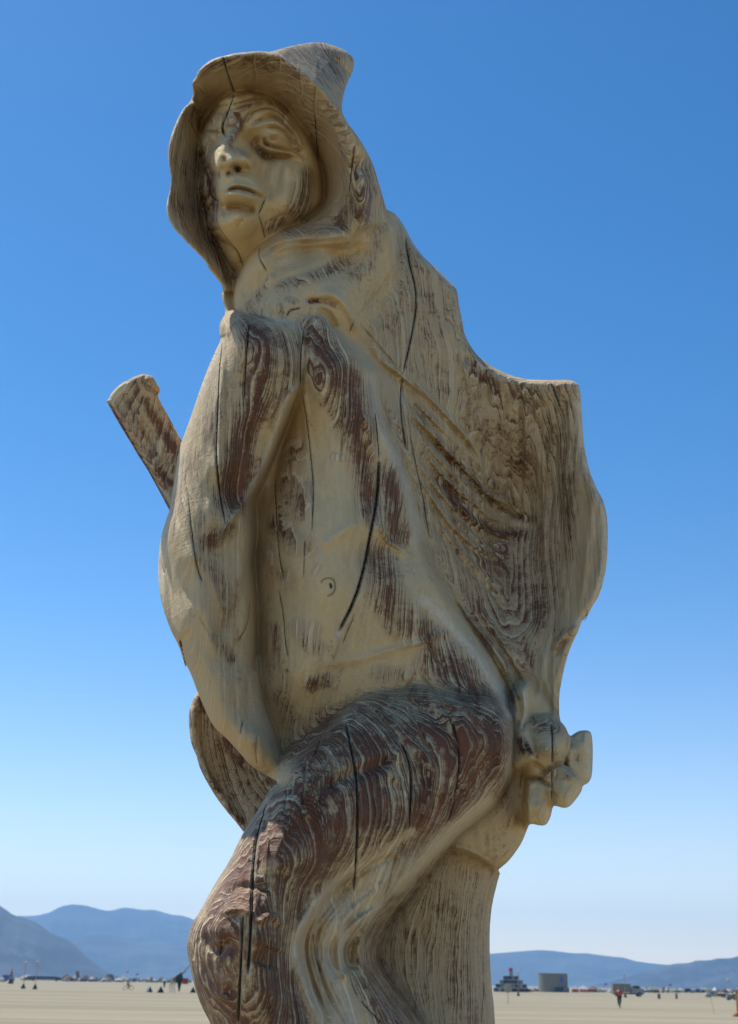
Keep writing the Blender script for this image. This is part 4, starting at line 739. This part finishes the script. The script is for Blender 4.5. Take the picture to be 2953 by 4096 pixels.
def sample(gr, F, u, v):
    j = np.clip((u - gr.us[0]) / 2.0, 0, gr.shape[1] - 1.001); i = np.clip((v - gr.vs[0]) / 2.0, 0, len(vs1) - 2.001)
    i0 = int(i); j0 = int(j); a = i - i0; b_ = j - j0
    return F[i0, j0] * (1 - a) * (1 - b_) + F[i0, j0 + 1] * (1 - a) * b_ + F[i0 + 1, j0] * a * (1 - b_) + F[i0 + 1, j0 + 1] * a * b_
Hg = gr
for P, w in CR:                              # shade of the slits: a thin near-black wedge set inside each carved groove
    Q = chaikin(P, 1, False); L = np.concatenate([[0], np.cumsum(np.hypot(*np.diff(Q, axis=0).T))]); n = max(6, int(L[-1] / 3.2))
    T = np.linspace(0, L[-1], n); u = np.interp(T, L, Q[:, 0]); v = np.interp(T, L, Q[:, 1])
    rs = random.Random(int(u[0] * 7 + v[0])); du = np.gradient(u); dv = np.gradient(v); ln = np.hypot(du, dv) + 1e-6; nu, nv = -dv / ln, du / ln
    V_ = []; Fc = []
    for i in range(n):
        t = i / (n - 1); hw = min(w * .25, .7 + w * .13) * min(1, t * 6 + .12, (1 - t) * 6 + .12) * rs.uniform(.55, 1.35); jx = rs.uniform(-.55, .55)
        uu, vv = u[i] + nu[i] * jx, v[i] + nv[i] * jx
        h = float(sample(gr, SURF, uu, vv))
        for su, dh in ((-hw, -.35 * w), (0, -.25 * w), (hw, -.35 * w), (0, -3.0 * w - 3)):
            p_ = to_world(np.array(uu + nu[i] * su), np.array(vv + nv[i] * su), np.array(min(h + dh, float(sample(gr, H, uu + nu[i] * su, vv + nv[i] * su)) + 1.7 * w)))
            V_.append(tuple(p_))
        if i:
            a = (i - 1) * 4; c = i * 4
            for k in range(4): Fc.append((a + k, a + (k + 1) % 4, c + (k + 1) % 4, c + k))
    me = bpy.data.meshes.new("crack_shade"); me.from_pydata(V_, [], Fc); o = link("crack_shade", me, m_crack, root); o.matrix_parent_inverse = RI

# the beam end standing out on the left and the carved wing low behind the arm
def side_piece(name, poly, pts, strokes, woodp, thick, mat, Es, Rs, step=2.0):
    Q = np.array(poly); g2 = Grid(np.arange(Q[:, 0].min() - 8, Q[:, 0].max() + 8, step), np.arange(Q[:, 1].min() - 8, Q[:, 1].max() + 8, step))
    sd2 = g2.sdf(poly, 200, 0); h2 = tps(pts, g2.U, g2.V) - Es * pill(sd2, Rs)
    for P, a, s in strokes: stroke(g2, h2, P, a, s, .08)
    h2 = blur(h2, 1); e = np.clip(sd2 / 10, 0, 1); hb = h2 - thick * np.sqrt(np.clip(sd2 / 12., 0, 1)); w2 = np.full(g2.shape, .40, np.float32)
    for P, w, s in woodp: paint(g2, w2, P, w, s)
    o = solid(g2, sd2, h2, hb, np.ones(g2.shape, np.int8), {(1,): name}, {'wood': w2, 'dust': np.zeros(g2.shape, np.float32), 'pale': np.zeros(g2.shape, np.float32), 'ringshift': np.zeros(g2.shape, np.float32)}, mat, root)
    for x in o.values(): x.matrix_parent_inverse = RI
    return o
rb = random.Random(3)
bev = [(1170 - 0, 1010)]
beam_poly = Hb([(160, 535), (178, 515), (205, 497), (212, 465), (250, 405), (290, 365), (330, 322), (380, 290), (415, 263), (435, 265), (480, 238), (540, 203), (590, 180), (640, 170), (682, 157), (700, 168), (770, 178), (805, 192), (835, 235), (850, 272),
                (880, 320), (900, 345), (906, 385), (902, 420), (888, 440), (878, 470), (900, 520), (925, 565), (935, 600), (958, 625), (985, 680), (1005, 705), (1030, 760), (1060, 810), (1085, 860), (1110, 915), (1135, 945), (1150, 985), (1175, 1030), (1205, 1075), (1230, 1120),
                (1420, 1400), (1700, 2300), (1200, 2400), (1055, 2095), (950, 1890), (840, 1690), (730, 1490), (600, 1290), (520, 1150), (420, 990), (330, 840), (240, 680)])
bs = [(Hb([(185, 540), (330, 780), (520, 1090), (730, 1430), (900, 1750), (1080, 2060)]), -7, 3), (Hb([(230, 530), (440, 860), (640, 1160), (840, 1500), (1050, 1850)]), 4, 3.5), (Hb([(690, 180), (700, 330), (880, 440)]), -6, 3.5),
      (Hb([(700, 200), (760, 300), (860, 400)]), 7, 7), (Hb([(1130, 1110), (1170, 1080), (1210, 1110)]), -4, 2)]
for k in range(14): x = 420 + k * 48 + rb.uniform(-8, 8); y = 700 + k * 62; bs.append((Hb([(x, y - 300 + k * 6), (x + 10, y - 100), (x + 6, y)]), rb.choice((-3.4, 3.0, -2.4)), 2.0))
side_piece("beam_end", beam_poly, Hb([(300, 500, 20), (600, 300, 30), (850, 300, 20), (600, 800, 26), (1000, 1000, 20), (900, 1300, 30), (1100, 1700, 34), (700, 1300, 22), (1300, 2000, 60)]), bs,
   [(Hb([(700, 520), (780, 700), (900, 900), (1100, 1200)]), 17, .9), (Hb([(560, 240), (600, 500)]), 12, .65), (Hb([(200, 580), (500, 1100), (800, 1620), (1020, 2020)]), 6, .9), (Hb([(900, 1500), (1060, 1700)]), 12, .8), (Hb([(420, 480), (640, 900), (900, 1350)]), 14, .6), (Hb([(600, 1000), (850, 1350)]), 14, .55), (Hb([(1160, 1250), (1100, 1500)]), 14, .75)],
   62, M_BEAM, 12, 7)
wing_poly = Wc([(300, 208), (270, 250), (230, 330), (205, 400), (190, 440), (180, 530), (180, 620), (190, 720), (196, 790), (210, 870), (240, 960), (282, 1050), (292, 1100), (320, 1190), (350, 1260), (400, 1360), (450, 1445), (500, 1530), (560, 1620), (620, 1700), (700, 1800), (780, 1890), (840, 1970), (892, 2035),
                (1100, 2200), (1500, 1900), (1500, 1300), (1100, 1000), (800, 600), (500, 200), (400, 150)])
side_piece("lower_flap", wing_poly, Wc([(200, 600, 30), (300, 300, 20), (450, 700, 20), (700, 1200, 24), (400, 1250, 40), (850, 1800, 56), (1000, 1500, 40), (1200, 1800, 60), (700, 700, 20)]),
   [(Wc([(290, 300), (260, 700), (330, 1100), (560, 1500), (850, 1900)]), 4, 7), (Wc([(320, 1080), (440, 990)]), -4, 3), (Wc([(610, 1625), (700, 1550)]), -4, 3), (Wc([(590, 780), (800, 1100), (1000, 1280)]), -5, 6), (Wc([(780, 1880), (780, 1800)]), 4, 2.4)],
   [(Wc([(300, 300), (380, 470)]), 9, .8), (Wc([(350, 1200), (560, 1500)]), 14, .75), (Wc([(680, 1700), (860, 1900)]), 14, .8), (Wc([(640, 820), (900, 1180), (1200, 1400)]), 16, .6), (Wc([(400, 700), (700, 1300), (900, 1600)]), 34, .4)], 50, M_WOOD, 16, 9)
# ------------------------------------------------------------------ things out on the playa
def spot(x, y):
    P = gp(x, y); return Vector(P), float(np.dot(P - CAM, fw)) / F_SRC
M_DARK = simple("dark_green_paint", (.035, .045, .035), .6); M_BLACK = simple("black_cloth", (.015, .016, .02), .7); M_POLE = simple("weathered_timber", (.42, .33, .22), .8)
M_WHITE = simple("white_canvas", (.42, .40, .37), .85, .1); M_CREAM = simple("cream_canvas", (.38, .34, .27), .85, .12); M_RED = simple("red_fabric", (.45, .05, .035), .7); M_PINK = simple("salmon_fabric", (.55, .20, .15), .8)
M_NAVY = simple("navy_paint", (.03, .055, .11), .5); M_BLUE = simple("blue_paint", (.04, .11, .42), .5); M_GREY = simple("grey_metal", (.28, .29, .30), .45, .15, .3); M_TAN = simple("tan_board", (.22, .21, .17), .8, .12)
M_ORANGE = simple("orange_timber", (.45, .22, .06), .7); M_GREEN = simple("green_fabric", (.08, .25, .10), .8); M_GLASS = simple("dark_glass", (.02, .025, .03), .15); M_SKIN = simple("skin", (.40, .24, .17), .6); M_TYRE = simple("tyre_rubber", (.02, .02, .02), .8)
M_SAGE = simple("sage_cloth", (.20, .22, .17), .8); M_BROWN = simple("rust_brown", (.16, .08, .05), .8)

def pyramid_block(mb, w, h, top=0.18, z=0.0, c=(0, 0)):
    a, b_ = w / 2, w / 2 * top; x, y = c
    P = [(x - a, y - a, z), (x + a, y - a, z), (x + a, y + a, z), (x - a, y + a, z), (x - b_, y - b_, z + h), (x + b_, y - b_, z + h), (x + b_, y + b_, z + h), (x - b_, y + b_, z + h)]
    return mb.poly(P, [(3, 2, 1, 0), (4, 5, 6, 7), (0, 1, 5, 4), (1, 2, 6, 5), (2, 3, 7, 6), (3, 0, 4, 7)])
def lamp_post(x, y, ytop, wbase, label, hb=18):
    L, s = spot(x, y); e = empty("lamp_post", L, label, "lamp post", "timber lamp posts across the playa"); H_ = (y - ytop) * s
    pyramid_block(MB(), wbase * s, hb * s, .3).build("base", M_DARK, e)
    MB().cone((0, 0, hb * s * .9), (0, 0, H_ * .93), .055, .045, 8).box((0, 0, H_ * .80), (.5, .05, .05)).build("pole", M_POLE, e)
    MB().cone((0, 0, H_ * .92), (0, 0, H_ * .97), .08, .24, 8).cone((0, 0, H_ * .97), (0, 0, H_), .26, .05, 8).build("lantern", M_POLE, e)
lamp_post(93, 3955, 3851, 17, "tall lamp post with dark pyramid foot, left one of the close pair")
lamp_post(140, 3957, 3850, 17, "tall lamp post with dark pyramid foot, right one of the close pair")
lamp_post(2074, 3984, 3890, 13, "lamp post standing in front of the stepped tower", 14)
lamp_post(2502, 3990, 3900, 12, "lamp post rising behind the cyclist in red", 14)
L, s = spot(43, 3935); e = empty("flag_marker", L, "thin mast with a red cone flag above a dark pyramid foot", "flag pole")
pyramid_block(MB(), 20 * s, 16 * s, .4).build("base", M_DARK, e); MB().cone((0, 0, 0), (0, 0, 66 * s), .06, .04).build("mast", M_GREY, e); MB().cone((0, 0, 32 * s), (0, 0, 58 * s), 5 * s, .05, 8).build("flag", M_RED, e)

def pyramid_tent(x, y, w, h, mat, label, flap=None):
    L, s = spot(x, y); e = empty("pyramid_tent", L, label, "pyramid", "small dark pyramids on the playa", rad(20)); pyramid_block(MB(), w * s, h * s, .06).build("side_panels", mat, e)
    if flap: MB().box((-w * s * .62, -w * s * .1, h * s * .42), (.06, w * s * .5, h * s * .9), tilt=(.45, 'Y')).build("leaning_board", flap, e)
pyramid_tent(600, 3969, 20, 22, M_NAVY, "navy pyramid with a grey board leaning on it, leftmost of three", M_GREY)
pyramid_tent(643, 3971, 24, 24, M_BLACK, "black pyramid with a white board leaning on it, middle one", M_WHITE)
pyramid_tent(772, 3971, 22, 22, M_BLACK, "black pyramid by the knee of the carved figure")

def bike(e, s, mat, heading=0.0, sc=1.0):
    R = .34 * sc; c, sn = math.cos(heading), math.sin(heading)
    def p(x, z, y=0): return (x * c - y * sn, x * sn + y * c, z)
    for wx in (-.52 * sc, .52 * sc):
        n = 14; pts = [p(wx + R * math.cos(2 * math.pi * k / n), R + R * math.sin(2 * math.pi * k / n)) for k in range(n + 1)]
        w_ = MB().tube(pts, .03, 5).build("wheel", M_TYRE, e)
    MB().tube([p(-.52 * sc, R), p(-.05, .34), p(-.18, .9), p(-.52 * sc, R)], .025, 5).tube([p(-.05, .34), p(.36, .85), p(-.16, .82)], .025, 5).tube([p(.52 * sc, R), p(.34, 1.02), p(.34, 1.02, .25)], .022, 5).tube([p(.34, 1.02), p(.34, 1.02, -.25)], .022, 5).build("bike_frame", mat, e)
    MB().box(p(-.2, .93), (.26, .14, .06), heading).build("saddle", M_BLACK, e)
def skin_body(name, J, Ed, Rd, mat, parent, root_i=0, lev=1):
    me = bpy.data.meshes.new(name); me.from_pydata(J, Ed, []); o = bpy.data.objects.new(name, me); COL.objects.link(o)
    md = o.modifiers.new("s", 'SKIN')
    for i, r in enumerate(Rd): me.skin_vertices[0].data[i].radius = (r, r)
    me.skin_vertices[0].data[root_i].use_root = True
    md.use_smooth_shade = True; sd_ = o.modifiers.new("d", 'SUBSURF'); sd_.levels = lev; sd_.render_levels = lev
    me.materials.append(mat); o.parent = parent; return o
def rider(x, y, heading, shirt, trousers, blabel, plabel, cat_b="bicycle"):
    L, s = spot(x, y); eb = empty("bicycle", L, blabel, "bicycle"); bike(eb, s, M_GREY, heading)
    ep = empty("person", L, plabel, "person"); c, sn = math.cos(heading), math.sin(heading)
    def p(x_, z, y_=0): return (x_ * c - y_ * sn, x_ * sn + y_ * c, z)
    J = [p(-.18, 1.0), p(-.12, 1.2), p(.0, 1.42), p(.03, 1.5), p(.05, 1.62), p(.06, 1.72)]; Ed = [(0, 1), (1, 2), (2, 3), (3, 4), (4, 5)]; Rd = [.13, .13, .15, .06, .10, .08]
    for sd_ in (-1, 1):
        k = len(J); J += [p(0, 1.40, .19 * sd_), p(.12, 1.18, .26 * sd_), p(.32, 1.06, .22 * sd_), p(.37, 1.03, .21 * sd_)]; Ed += [(2, k), (k, k + 1), (k + 1, k + 2), (k + 2, k + 3)]; Rd += [.065, .05, .035, .04]
        k = len(J); kz = .62 if sd_ > 0 else .74; fz = .2 if sd_ > 0 else .36; J += [p(-.12, .95, .1 * sd_), p(.16, kz, .11 * sd_), p(-.02, fz + .05, .11 * sd_), p(.1, fz, .11 * sd_)]; Ed += [(0, k), (k, k + 1), (k + 1, k + 2), (k + 2, k + 3)]; Rd += [.10, .07, .045, .035]
    skin_body("body", J, Ed, Rd, M_SKIN, ep)
    JT = [p(-.18, 1.0), p(-.12, 1.2), p(.0, 1.41), p(0, 1.40, .19), p(.1, 1.23, .25), p(0, 1.40, -.19), p(.1, 1.23, -.25)]; skin_body("shirt", JT, [(0, 1), (1, 2), (2, 3), (3, 4), (2, 5), (5, 6)], [.15, .15, .17, .085, .07, .085, .07], shirt, ep)
    JL = [p(-.18, 1.0), p(-.12, .95, .1), p(.16, .62, .11), p(0, .28, .11), p(-.12, .95, -.1), p(.16, .74, -.11), p(0, .44, -.11)]; skin_body("trousers", JL, [(0, 1), (1, 2), (2, 3), (0, 4), (4, 5), (5, 6)], [.15, .12, .09, .06, .12, .09, .06], trousers, ep)
    MB().ball(p(.04, 1.70), .125, 10, (1, 1, .8)).build("hat", shirt, ep, True)
rider(2480, 4031, rad(82), M_RED, M_BLACK, "bicycle ridden by the person in red", "cyclist in a red top and red cap riding towards the camera")
rider(513, 3961, rad(8), M_SAGE, M_BLACK, "thin framed bicycle on the left part of the playa", "cyclist in dull green top and dark trousers riding on the left")
L, s = spot(657, 3952); ep = empty("person", L, "standing person in dark clothes left of the black winged sculpture", "person")
J = [(0, 0, .95), (0, 0, 1.2), (0, 0, 1.42), (0, 0, 1.52), (0, 0, 1.63), (0, 0, 1.72)]; Ed = [(0, 1), (1, 2), (2, 3), (3, 4), (4, 5)]; Rd = [.15, .14, .15, .06, .10, .08]
for q in (-1, 1):
    k = len(J); J += [(q * .2, 0, 1.4), (q * .27, 0, 1.12), (q * .28, -.08, .86)]; Ed += [(2, k), (k, k + 1), (k + 1, k + 2)]; Rd += [.065, .05, .04]
    k = len(J); J += [(q * .1, 0, .85), (q * .13, -.03 * q, .48), (q * .14, 0, .08), (q * .15, -.12, .04)]; Ed += [(0, k), (k, k + 1), (k + 1, k + 2), (k + 2, k + 3)]; Rd += [.10, .075, .05, .04]
skin_body("body", J, Ed, Rd, M_SKIN, ep)
skin_body("clothing", [J[0], J[1], J[2], (-.2, 0, 1.4), (-.27, 0, 1.15), (.2, 0, 1.4), (.27, 0, 1.15), (-.1, 0, .85), (-.13, .03, .48), (-.14, 0, .12), (.1, 0, .85), (.13, -.03, .48), (.14, 0, .12)],
          [(0, 1), (1, 2), (2, 3), (3, 4), (2, 5), (5, 6), (0, 7), (7, 8), (8, 9), (0, 10), (10, 11), (11, 12)], [.17, .16, .17, .085, .07, .085, .07, .12, .095, .07, .12, .095, .07], M_BLACK, ep)

# black winged creature on stilt legs with a long curved neck
L, s = spot(715, 3971); e = empty("creature_sculpture", L, "black angular creature sculpture on thin legs with a long curved neck", "sculpture")
def q(px, pz, y=0.0): return (px * s, y, pz * s)
MB().poly([q(-26, 50, -.3), q(14, 52, -.4), q(8, 78), q(-14, 66), q(-26, 50, .4), q(14, 52, .4), q(-6, 34)], [(0, 1, 2, 3), (4, 3, 2, 5), (0, 3, 4), (1, 5, 2), (0, 6, 1), (4, 5, 6), (0, 4, 6), (1, 6, 5)]).build("torso", M_BLACK, e)
MB().poly([q(-8, 56, -.3), q(14, 56, -.3), q(10, 34, -.2), q(2, 0, 0), q(-6, 30, -.2), q(-4, 56, .3), q(12, 56, .3)], [(0, 1, 2, 4), (4, 2, 3), (5, 0, 4), (1, 6, 2), (6, 5, 4, 2)]).build("breast", M_BLACK, e)
MB().tube([q(10, 70), q(20, 82), q(28, 96), q(38, 104), q(48, 106)], [.14, .12, .09, .08, .05]).build("neck", M_GREY, e)
for px, fy in ((-22, -.4), (-34, .3), (-16, .4), (2, 0)): MB().tube([q(px * .6, 50, fy), q(px - 6, 26, fy), q(px, 0, fy)], [.09, .06, .04]).build("leg", M_SAGE if px else M_BLACK, e)
MB().box(q(24, 44), (22 * s, .6, 22 * s)).build("red_pannier", M_RED, e)
L, s = spot(508, 3925); e = empty("spindly_sculpture", L, "spindly pink and grey wire sculpture above the left cyclist", "sculpture"); MB().tube([q(0, 0), q(-4, 25), q(2, 45), q(10, 52), q(4, 60)], .05).build("stem", M_GREY, e); MB().ball(q(-2, 36), 5 * s, 8).build("knot", M_PINK, e)

# stepped tower of framed cubes
L, s = spot(2045, 3968); e = empty("stepped_tower", L, "stepped tower of stacked dark cubes with a red top block", "tower"); rt = random.Random(5)
cw = 15.5 * s
for row, n in enumerate((9, 8, 6, 4, 1, 1)):
    for k in range(n):
        cx = (k - (n - 1) / 2) * cw * (1 if row < 4 else 1.2); cz = row * cw * .98; mat = rt.choice((M_NAVY, M_SAGE, M_GREY, M_DARK, M_NAVY, M_DARK)) if row < 5 else M_RED
        o = MB().box((cx, 0, cz + cw * .48), (cw * .9, cw * 1.2 * (1 + (5 - row) * .25), cw * .9), bev=.05).box((cx, -cw * .68 * (1 + (5 - row) * .25), cz + cw * .48), (cw * .5, .1, cw * .5)).build("cube", mat, e); o['label'] = "single stacked cube"
        MB().box((cx, -cw * .62 * (1 + (5 - row) * .25), cz + cw * .06), (cw, .25, .12)).build("ledge", M_TAN, o)
# round arena
L, s = spot(2222, 3969); R = 58 * s; Hh = 70 * s; L = L + Vector((0, R, 0)); e = empty("round_arena", L, "round pale drum shaped arena with a blue mark and dark cloths at its foot", "arena")
mb = MB(); n = 32
for k in range(n):
    a = 2 * math.pi * k / n; mb.box((R * math.cos(a), R * math.sin(a), Hh / 2), (.12, 2 * R * math.sin(math.pi / n) * 1.01, Hh), a)
mb.build("wall", M_TAN, e); mb = MB()
for k in range(n): a = 2 * math.pi * k / n; mb.box((R * math.cos(a), R * math.sin(a), Hh + .06), (.3, 2 * R * math.sin(math.pi / n) * 1.04, .12), a)
mb.build("rim", M_GREY, e)
a = rad(-62); MB().box(((R + .1) * math.cos(a), (R + .1) * math.sin(a), Hh * .68), (.06, 15 * s, 20 * s), a).build("blue_mark", M_BLUE, e)
for k, m_ in enumerate((M_NAVY, M_NAVY, M_GREY, M_NAVY, M_BLACK)):
    a = rad(-78 + k * 16); MB().box(((R + .25) * math.cos(a), (R + .25) * math.sin(a), Hh * .13), (.3, 2.0, Hh * .28), a).build("wall_cloth", m_, e)
# round board on a post
L, s = spot(2033, 4016); e = empty("round_sign", L, "round white and cream disc on a thin post near the tower", "sign"); MB().cone((0, 0, 0), (0, 0, 44 * s), .035, .03, 6).build("post", M_POLE, e)
MB().cone((0, -.02, 60 * s), (0, .05, 60 * s), 18 * s, 18 * s, 20).build("disc", M_CREAM, e); MB().cone((-7 * s, -.06, 64 * s), (-7 * s, -.03, 64 * s), 9 * s, 9 * s, 16).build("white_patch", M_WHITE, e)
# flatbed truck
def vehicle(x, y, W, Hv, name, label, cat, body, cabm, group=None, rz=0.0, cab=.35, boxh=1.0, face=1):
    L, s = spot(x, y); w = W * s; h = Hv * s; d = min(2.3, max(w * .5, 1.2)); e = empty(name, L, label, cat, group, rz); cl = w * cab; bl = w - cl; f = face
    MB().box((-f * cl / 2, 0, h * .30 + h * .35 * boxh), (bl * .98, d, h * .68 * boxh), bev=.05).build("cargo_box" if cab < .8 else "body", body, e)
    c = MB().box((f * (bl / 2), 0, h * .42), (cl * .96, d * .92, h * .42), bev=.12).box((f * (bl / 2 - cl * .12), 0, h * .72), (cl * .55, d * .86, h * .3), bev=.12).build("cab", cabm, e)
    MB().box((f * (bl / 2 - cl * .10), -d * .45, h * .74), (cl * .42, .05, h * .18)).box((f * (bl / 2 + cl * .17), 0, h * .74), (.05, d * .7, h * .18)).build("window", M_GLASS, c)
    MB().box((0, 0, h * .22), (w * .94, d * .7, h * .1)).build("chassis", M_BLACK, e)
    r = h * .17
    for wx in (-.32 * w, .34 * w):
        for yy in (-d / 2 + .1, d / 2 - .1):
            wh = MB().cone((wx, yy - .13, r), (wx, yy + .13, r), r, r, 14).build("wheel", M_TYRE, e); MB().cone((wx, yy - .15, r), (wx, yy + .15, r), r * .5, r * .5, 10).build("rim", M_GREY, wh)
    return e
vehicle(2512, 3986, 128, 48, "truck", "old grey truck with a pale open load box and black cab back", "truck", M_TAN, M_GREY, cab=.42)
vehicle(2865, 3990, 92, 22, "art_car", "low white and dark art car trailer with a round wheel", "car", M_BROWN, M_WHITE, cab=.5, boxh=.6, face=-1)
vehicle(2930, 4001, 44, 28, "parked_car", "grey green car parked at the right edge beside the orange post", "car", M_SAGE, M_SAGE, cab=.6, boxh=.7)
vehicle(34, 3927, 44, 30, "pickup", "pale blue vehicle behind the red flag marker", "pickup", M_BLUE, M_GREY, cab=.5, boxh=.8)
vehicle(178, 3924, 140, 18, "trailer_row", "long navy blue trailer in the far camp on the left", "trailer", M_NAVY, M_NAVY, cab=.12)
# barrels
for bx, by, bw, lb in ((2637, 3995, 12, "left one of two dark barrels standing alone on the playa"), (2707, 3995, 10, "right, slimmer one of two barrels standing alone on the playa")):
    L, s = spot(bx, by); e = empty("barrel", L, lb, "barrel", "barrels standing apart"); mb = MB(); w = bw * s / 2; h = 18 * s
    for z0, z1, r_ in ((0, .32, .94), (.34, .66, 1.0), (.68, 1, .94)): mb.cone((0, 0, z0 * h), (0, 0, z1 * h), w * r_, w * r_, 14)
    mb.build("drum", M_DARK if bw > 11 else M_BROWN, e); MB().cone((0, 0, h), (0, 0, h * 1.05), w * .8, w * .7, 12).build("lid", M_BLACK, e)
# orange post with rubble foot at the right edge
L, s = spot(2952, 4068); e = empty("orange_post", L, "orange brown timber post on a stacked wooden foot at the right edge", "post")
MB().box((2 * s, 0, 50 * s), (8 * s, 8 * s, 100 * s), bev=.01).build("post", M_ORANGE, e)
for k in range(4): MB().box(((-8 + k * 3) * s, -.02 * k, (4 + k * 4.5) * s), ((26 - k * 6) * s, 12 * s, 4.5 * s), .1 * k, .01).build("foot_block", M_ORANGE, e)
L, s = spot(2858, 4058); e = empty("stake", L, "very thin leaning stake stuck in the playa on the right", "stake"); MB().tube([(0, 0, 0), (-9 * s, 0, 62 * s)], .012, 6).cone((-9 * s, 0, 62 * s), (-9.2 * s, 0, 64 * s), .02, .02, 6).build("rod", M_GREY, e)
L, s = spot(2916, 3968); e = empty("balloon_mast", L, "white balloon on a thin mast above the far camp at right", "balloon"); MB().cone((0, 0, 0), (0, 0, 38 * s), .06, .04, 6).build("mast", M_GREY, e); MB().ball((0, 0, 43 * s), 7 * s, 12).build("balloon", M_WHITE, e, True)
# plume and bush like sculptures of the left camp
for bx, by, bw, bh, m_, lb in ((265, 3923, 28, 22, M_DARK, "dark bushy sculpture right of the long navy trailer"), (308, 3924, 22, 42, M_BROWN, "tall brown plume shaped sculpture in the left camp"), (440, 3922, 30, 22, M_DARK, "dark green mound structure in the middle of the left camp")):
    L, s = spot(bx, by); e = empty("camp_sculpture", L, lb, "sculpture"); mb = MB(); rr = random.Random(bx)
    for k in range(16):
        t = k / 16; mb.ball((rr.uniform(-.4, .4) * bw * s * (1 - t * .3), rr.uniform(-1, 1), (.28 + .55 * t) * bh * s), bw * s * rr.uniform(.14, .26), 7, (1, 1, rr.uniform(.8, 1.4)))
    mb.build("crown", m_, e)['kind'] = 'stuff'; MB().cone((0, 0, 0), (0, 0, bh * s * .4), .3, .2, 7).build("stem", M_BROWN, e)
# far camps: tents, domes, vans
def tent(x, y, w, h, mat, label, group):
    L, s = spot(x, y); e = empty("tent", L, label, "tent", group, rad(random.uniform(-30, 30))); a, H_ = w * s / 2, h * s; d = min(a * 1.2, 4)
    MB().poly([(-a, -d, 0), (a, -d, 0), (a, d, 0), (-a, d, 0), (-a, -d, H_ * .45), (a, -d, H_ * .45), (a, d, H_ * .45), (-a, d, H_ * .45), (-a * .15, 0, H_), (a * .15, 0, H_)],
              [(0, 1, 5, 4), (1, 2, 6, 5), (2, 3, 7, 6), (3, 0, 4, 7)]).build("wall", mat, e)
    MB().poly([(-a * 1.05, -d * 1.05, H_ * .44), (a * 1.05, -d * 1.05, H_ * .44), (a * 1.05, d * 1.05, H_ * .44), (-a * 1.05, d * 1.05, H_ * .44), (-a * .12, 0, H_), (a * .12, 0, H_)],
              [(0, 1, 5, 4), (1, 2, 5), (2, 3, 4, 5), (3, 0, 4), (3, 2, 1, 0)]).build("roof", random.choice((M_WHITE, M_CREAM, M_SAGE, M_GREY, M_BROWN)), e)
def dome(x, y, w, h, mat, label, group):
    L, s = spot(x, y); e = empty("dome_tent", L, label, "tent", group); MB().ball((0, 0, 0), w * s / 2, 14, (1, 1, 2 * h / w)).build("cover", mat, e, True); MB().box((0, -w * s / 2 * .96, h * s * .25), (w * s * .16, .3, h * s * .5)).build("doorway", M_BLACK, e)
dome(108, 3921, 58, 20, M_CREAM, "low wide cream dome behind the pair of lamp posts", None)
for x, w, h, m_, lb in ((2302, 26, 26, M_RED, "small red sided tent just right of the round arena"), (2335, 34, 26, M_PINK, "salmon pink tent with white roof right of the arena"), (2372, 38, 24, M_BROWN, "dull brown tent between the pink tent and white tents")):
    tent(x, 3969, w, h, m_, lb, None)
rf = random.Random(21)
GL, GR = "tents and vehicles of the far camp on the left", "tents and vehicles of the far camp on the right"
def camp(x0, x1, side, grp):
    x = x0
    while x < x1:
        w = rf.uniform(9, 30); yb = (3925 if side == 'left' else 3969) + rf.uniform(-1.5, 1.0) + ((x - x0) / 740 * 9 if side == 'left' else (x - 2400) / 550 * 3); k = rf.random()
        if k < .5: tent(x, yb, w, rf.uniform(12, 26), rf.choice((M_WHITE, M_CREAM, M_SAGE, M_GREY, M_NAVY, M_BROWN)), "tiny blurred pitched tent in the far camp line on the " + side, grp + ", pitched ones")
        elif k < .62: dome(x, yb, w, rf.uniform(9, 15), rf.choice((M_WHITE, M_CREAM, M_GREEN)), "tiny blurred dome tent in the far camp line on the " + side, grp + ", domes")
        elif k < .9: vehicle(x, yb, w * 1.1, rf.uniform(11, 16), "camper_van", "tiny blurred camper van in the far camp line on the " + side, "van", rf.choice((M_WHITE, M_GREY, M_NAVY, M_BLACK)), M_WHITE, grp + ", vans", cab=.3)
        else:
            L, s = spot(x, yb); e = empty("flag_pole", L, "tiny blurred flag pole in the far camp line on the " + side, "flag pole", grp + ", flag poles"); MB().cone((0, 0, 0), (0, 0, 34 * s), .1, .06, 6).build("pole", M_GREY, e); MB().box((5 * s, 0, 30 * s), (9 * s, .05, 6 * s)).build("flag", rf.choice((M_RED, M_WHITE, M_BLUE)), e)
        x += w * rf.uniform(.4, .8)
camp(255, 770, 'left', GL); camp(2110, 2160, 'right', GR); camp(2400, 2990, 'right', GR); camp(-120, 20, 'left', GL)
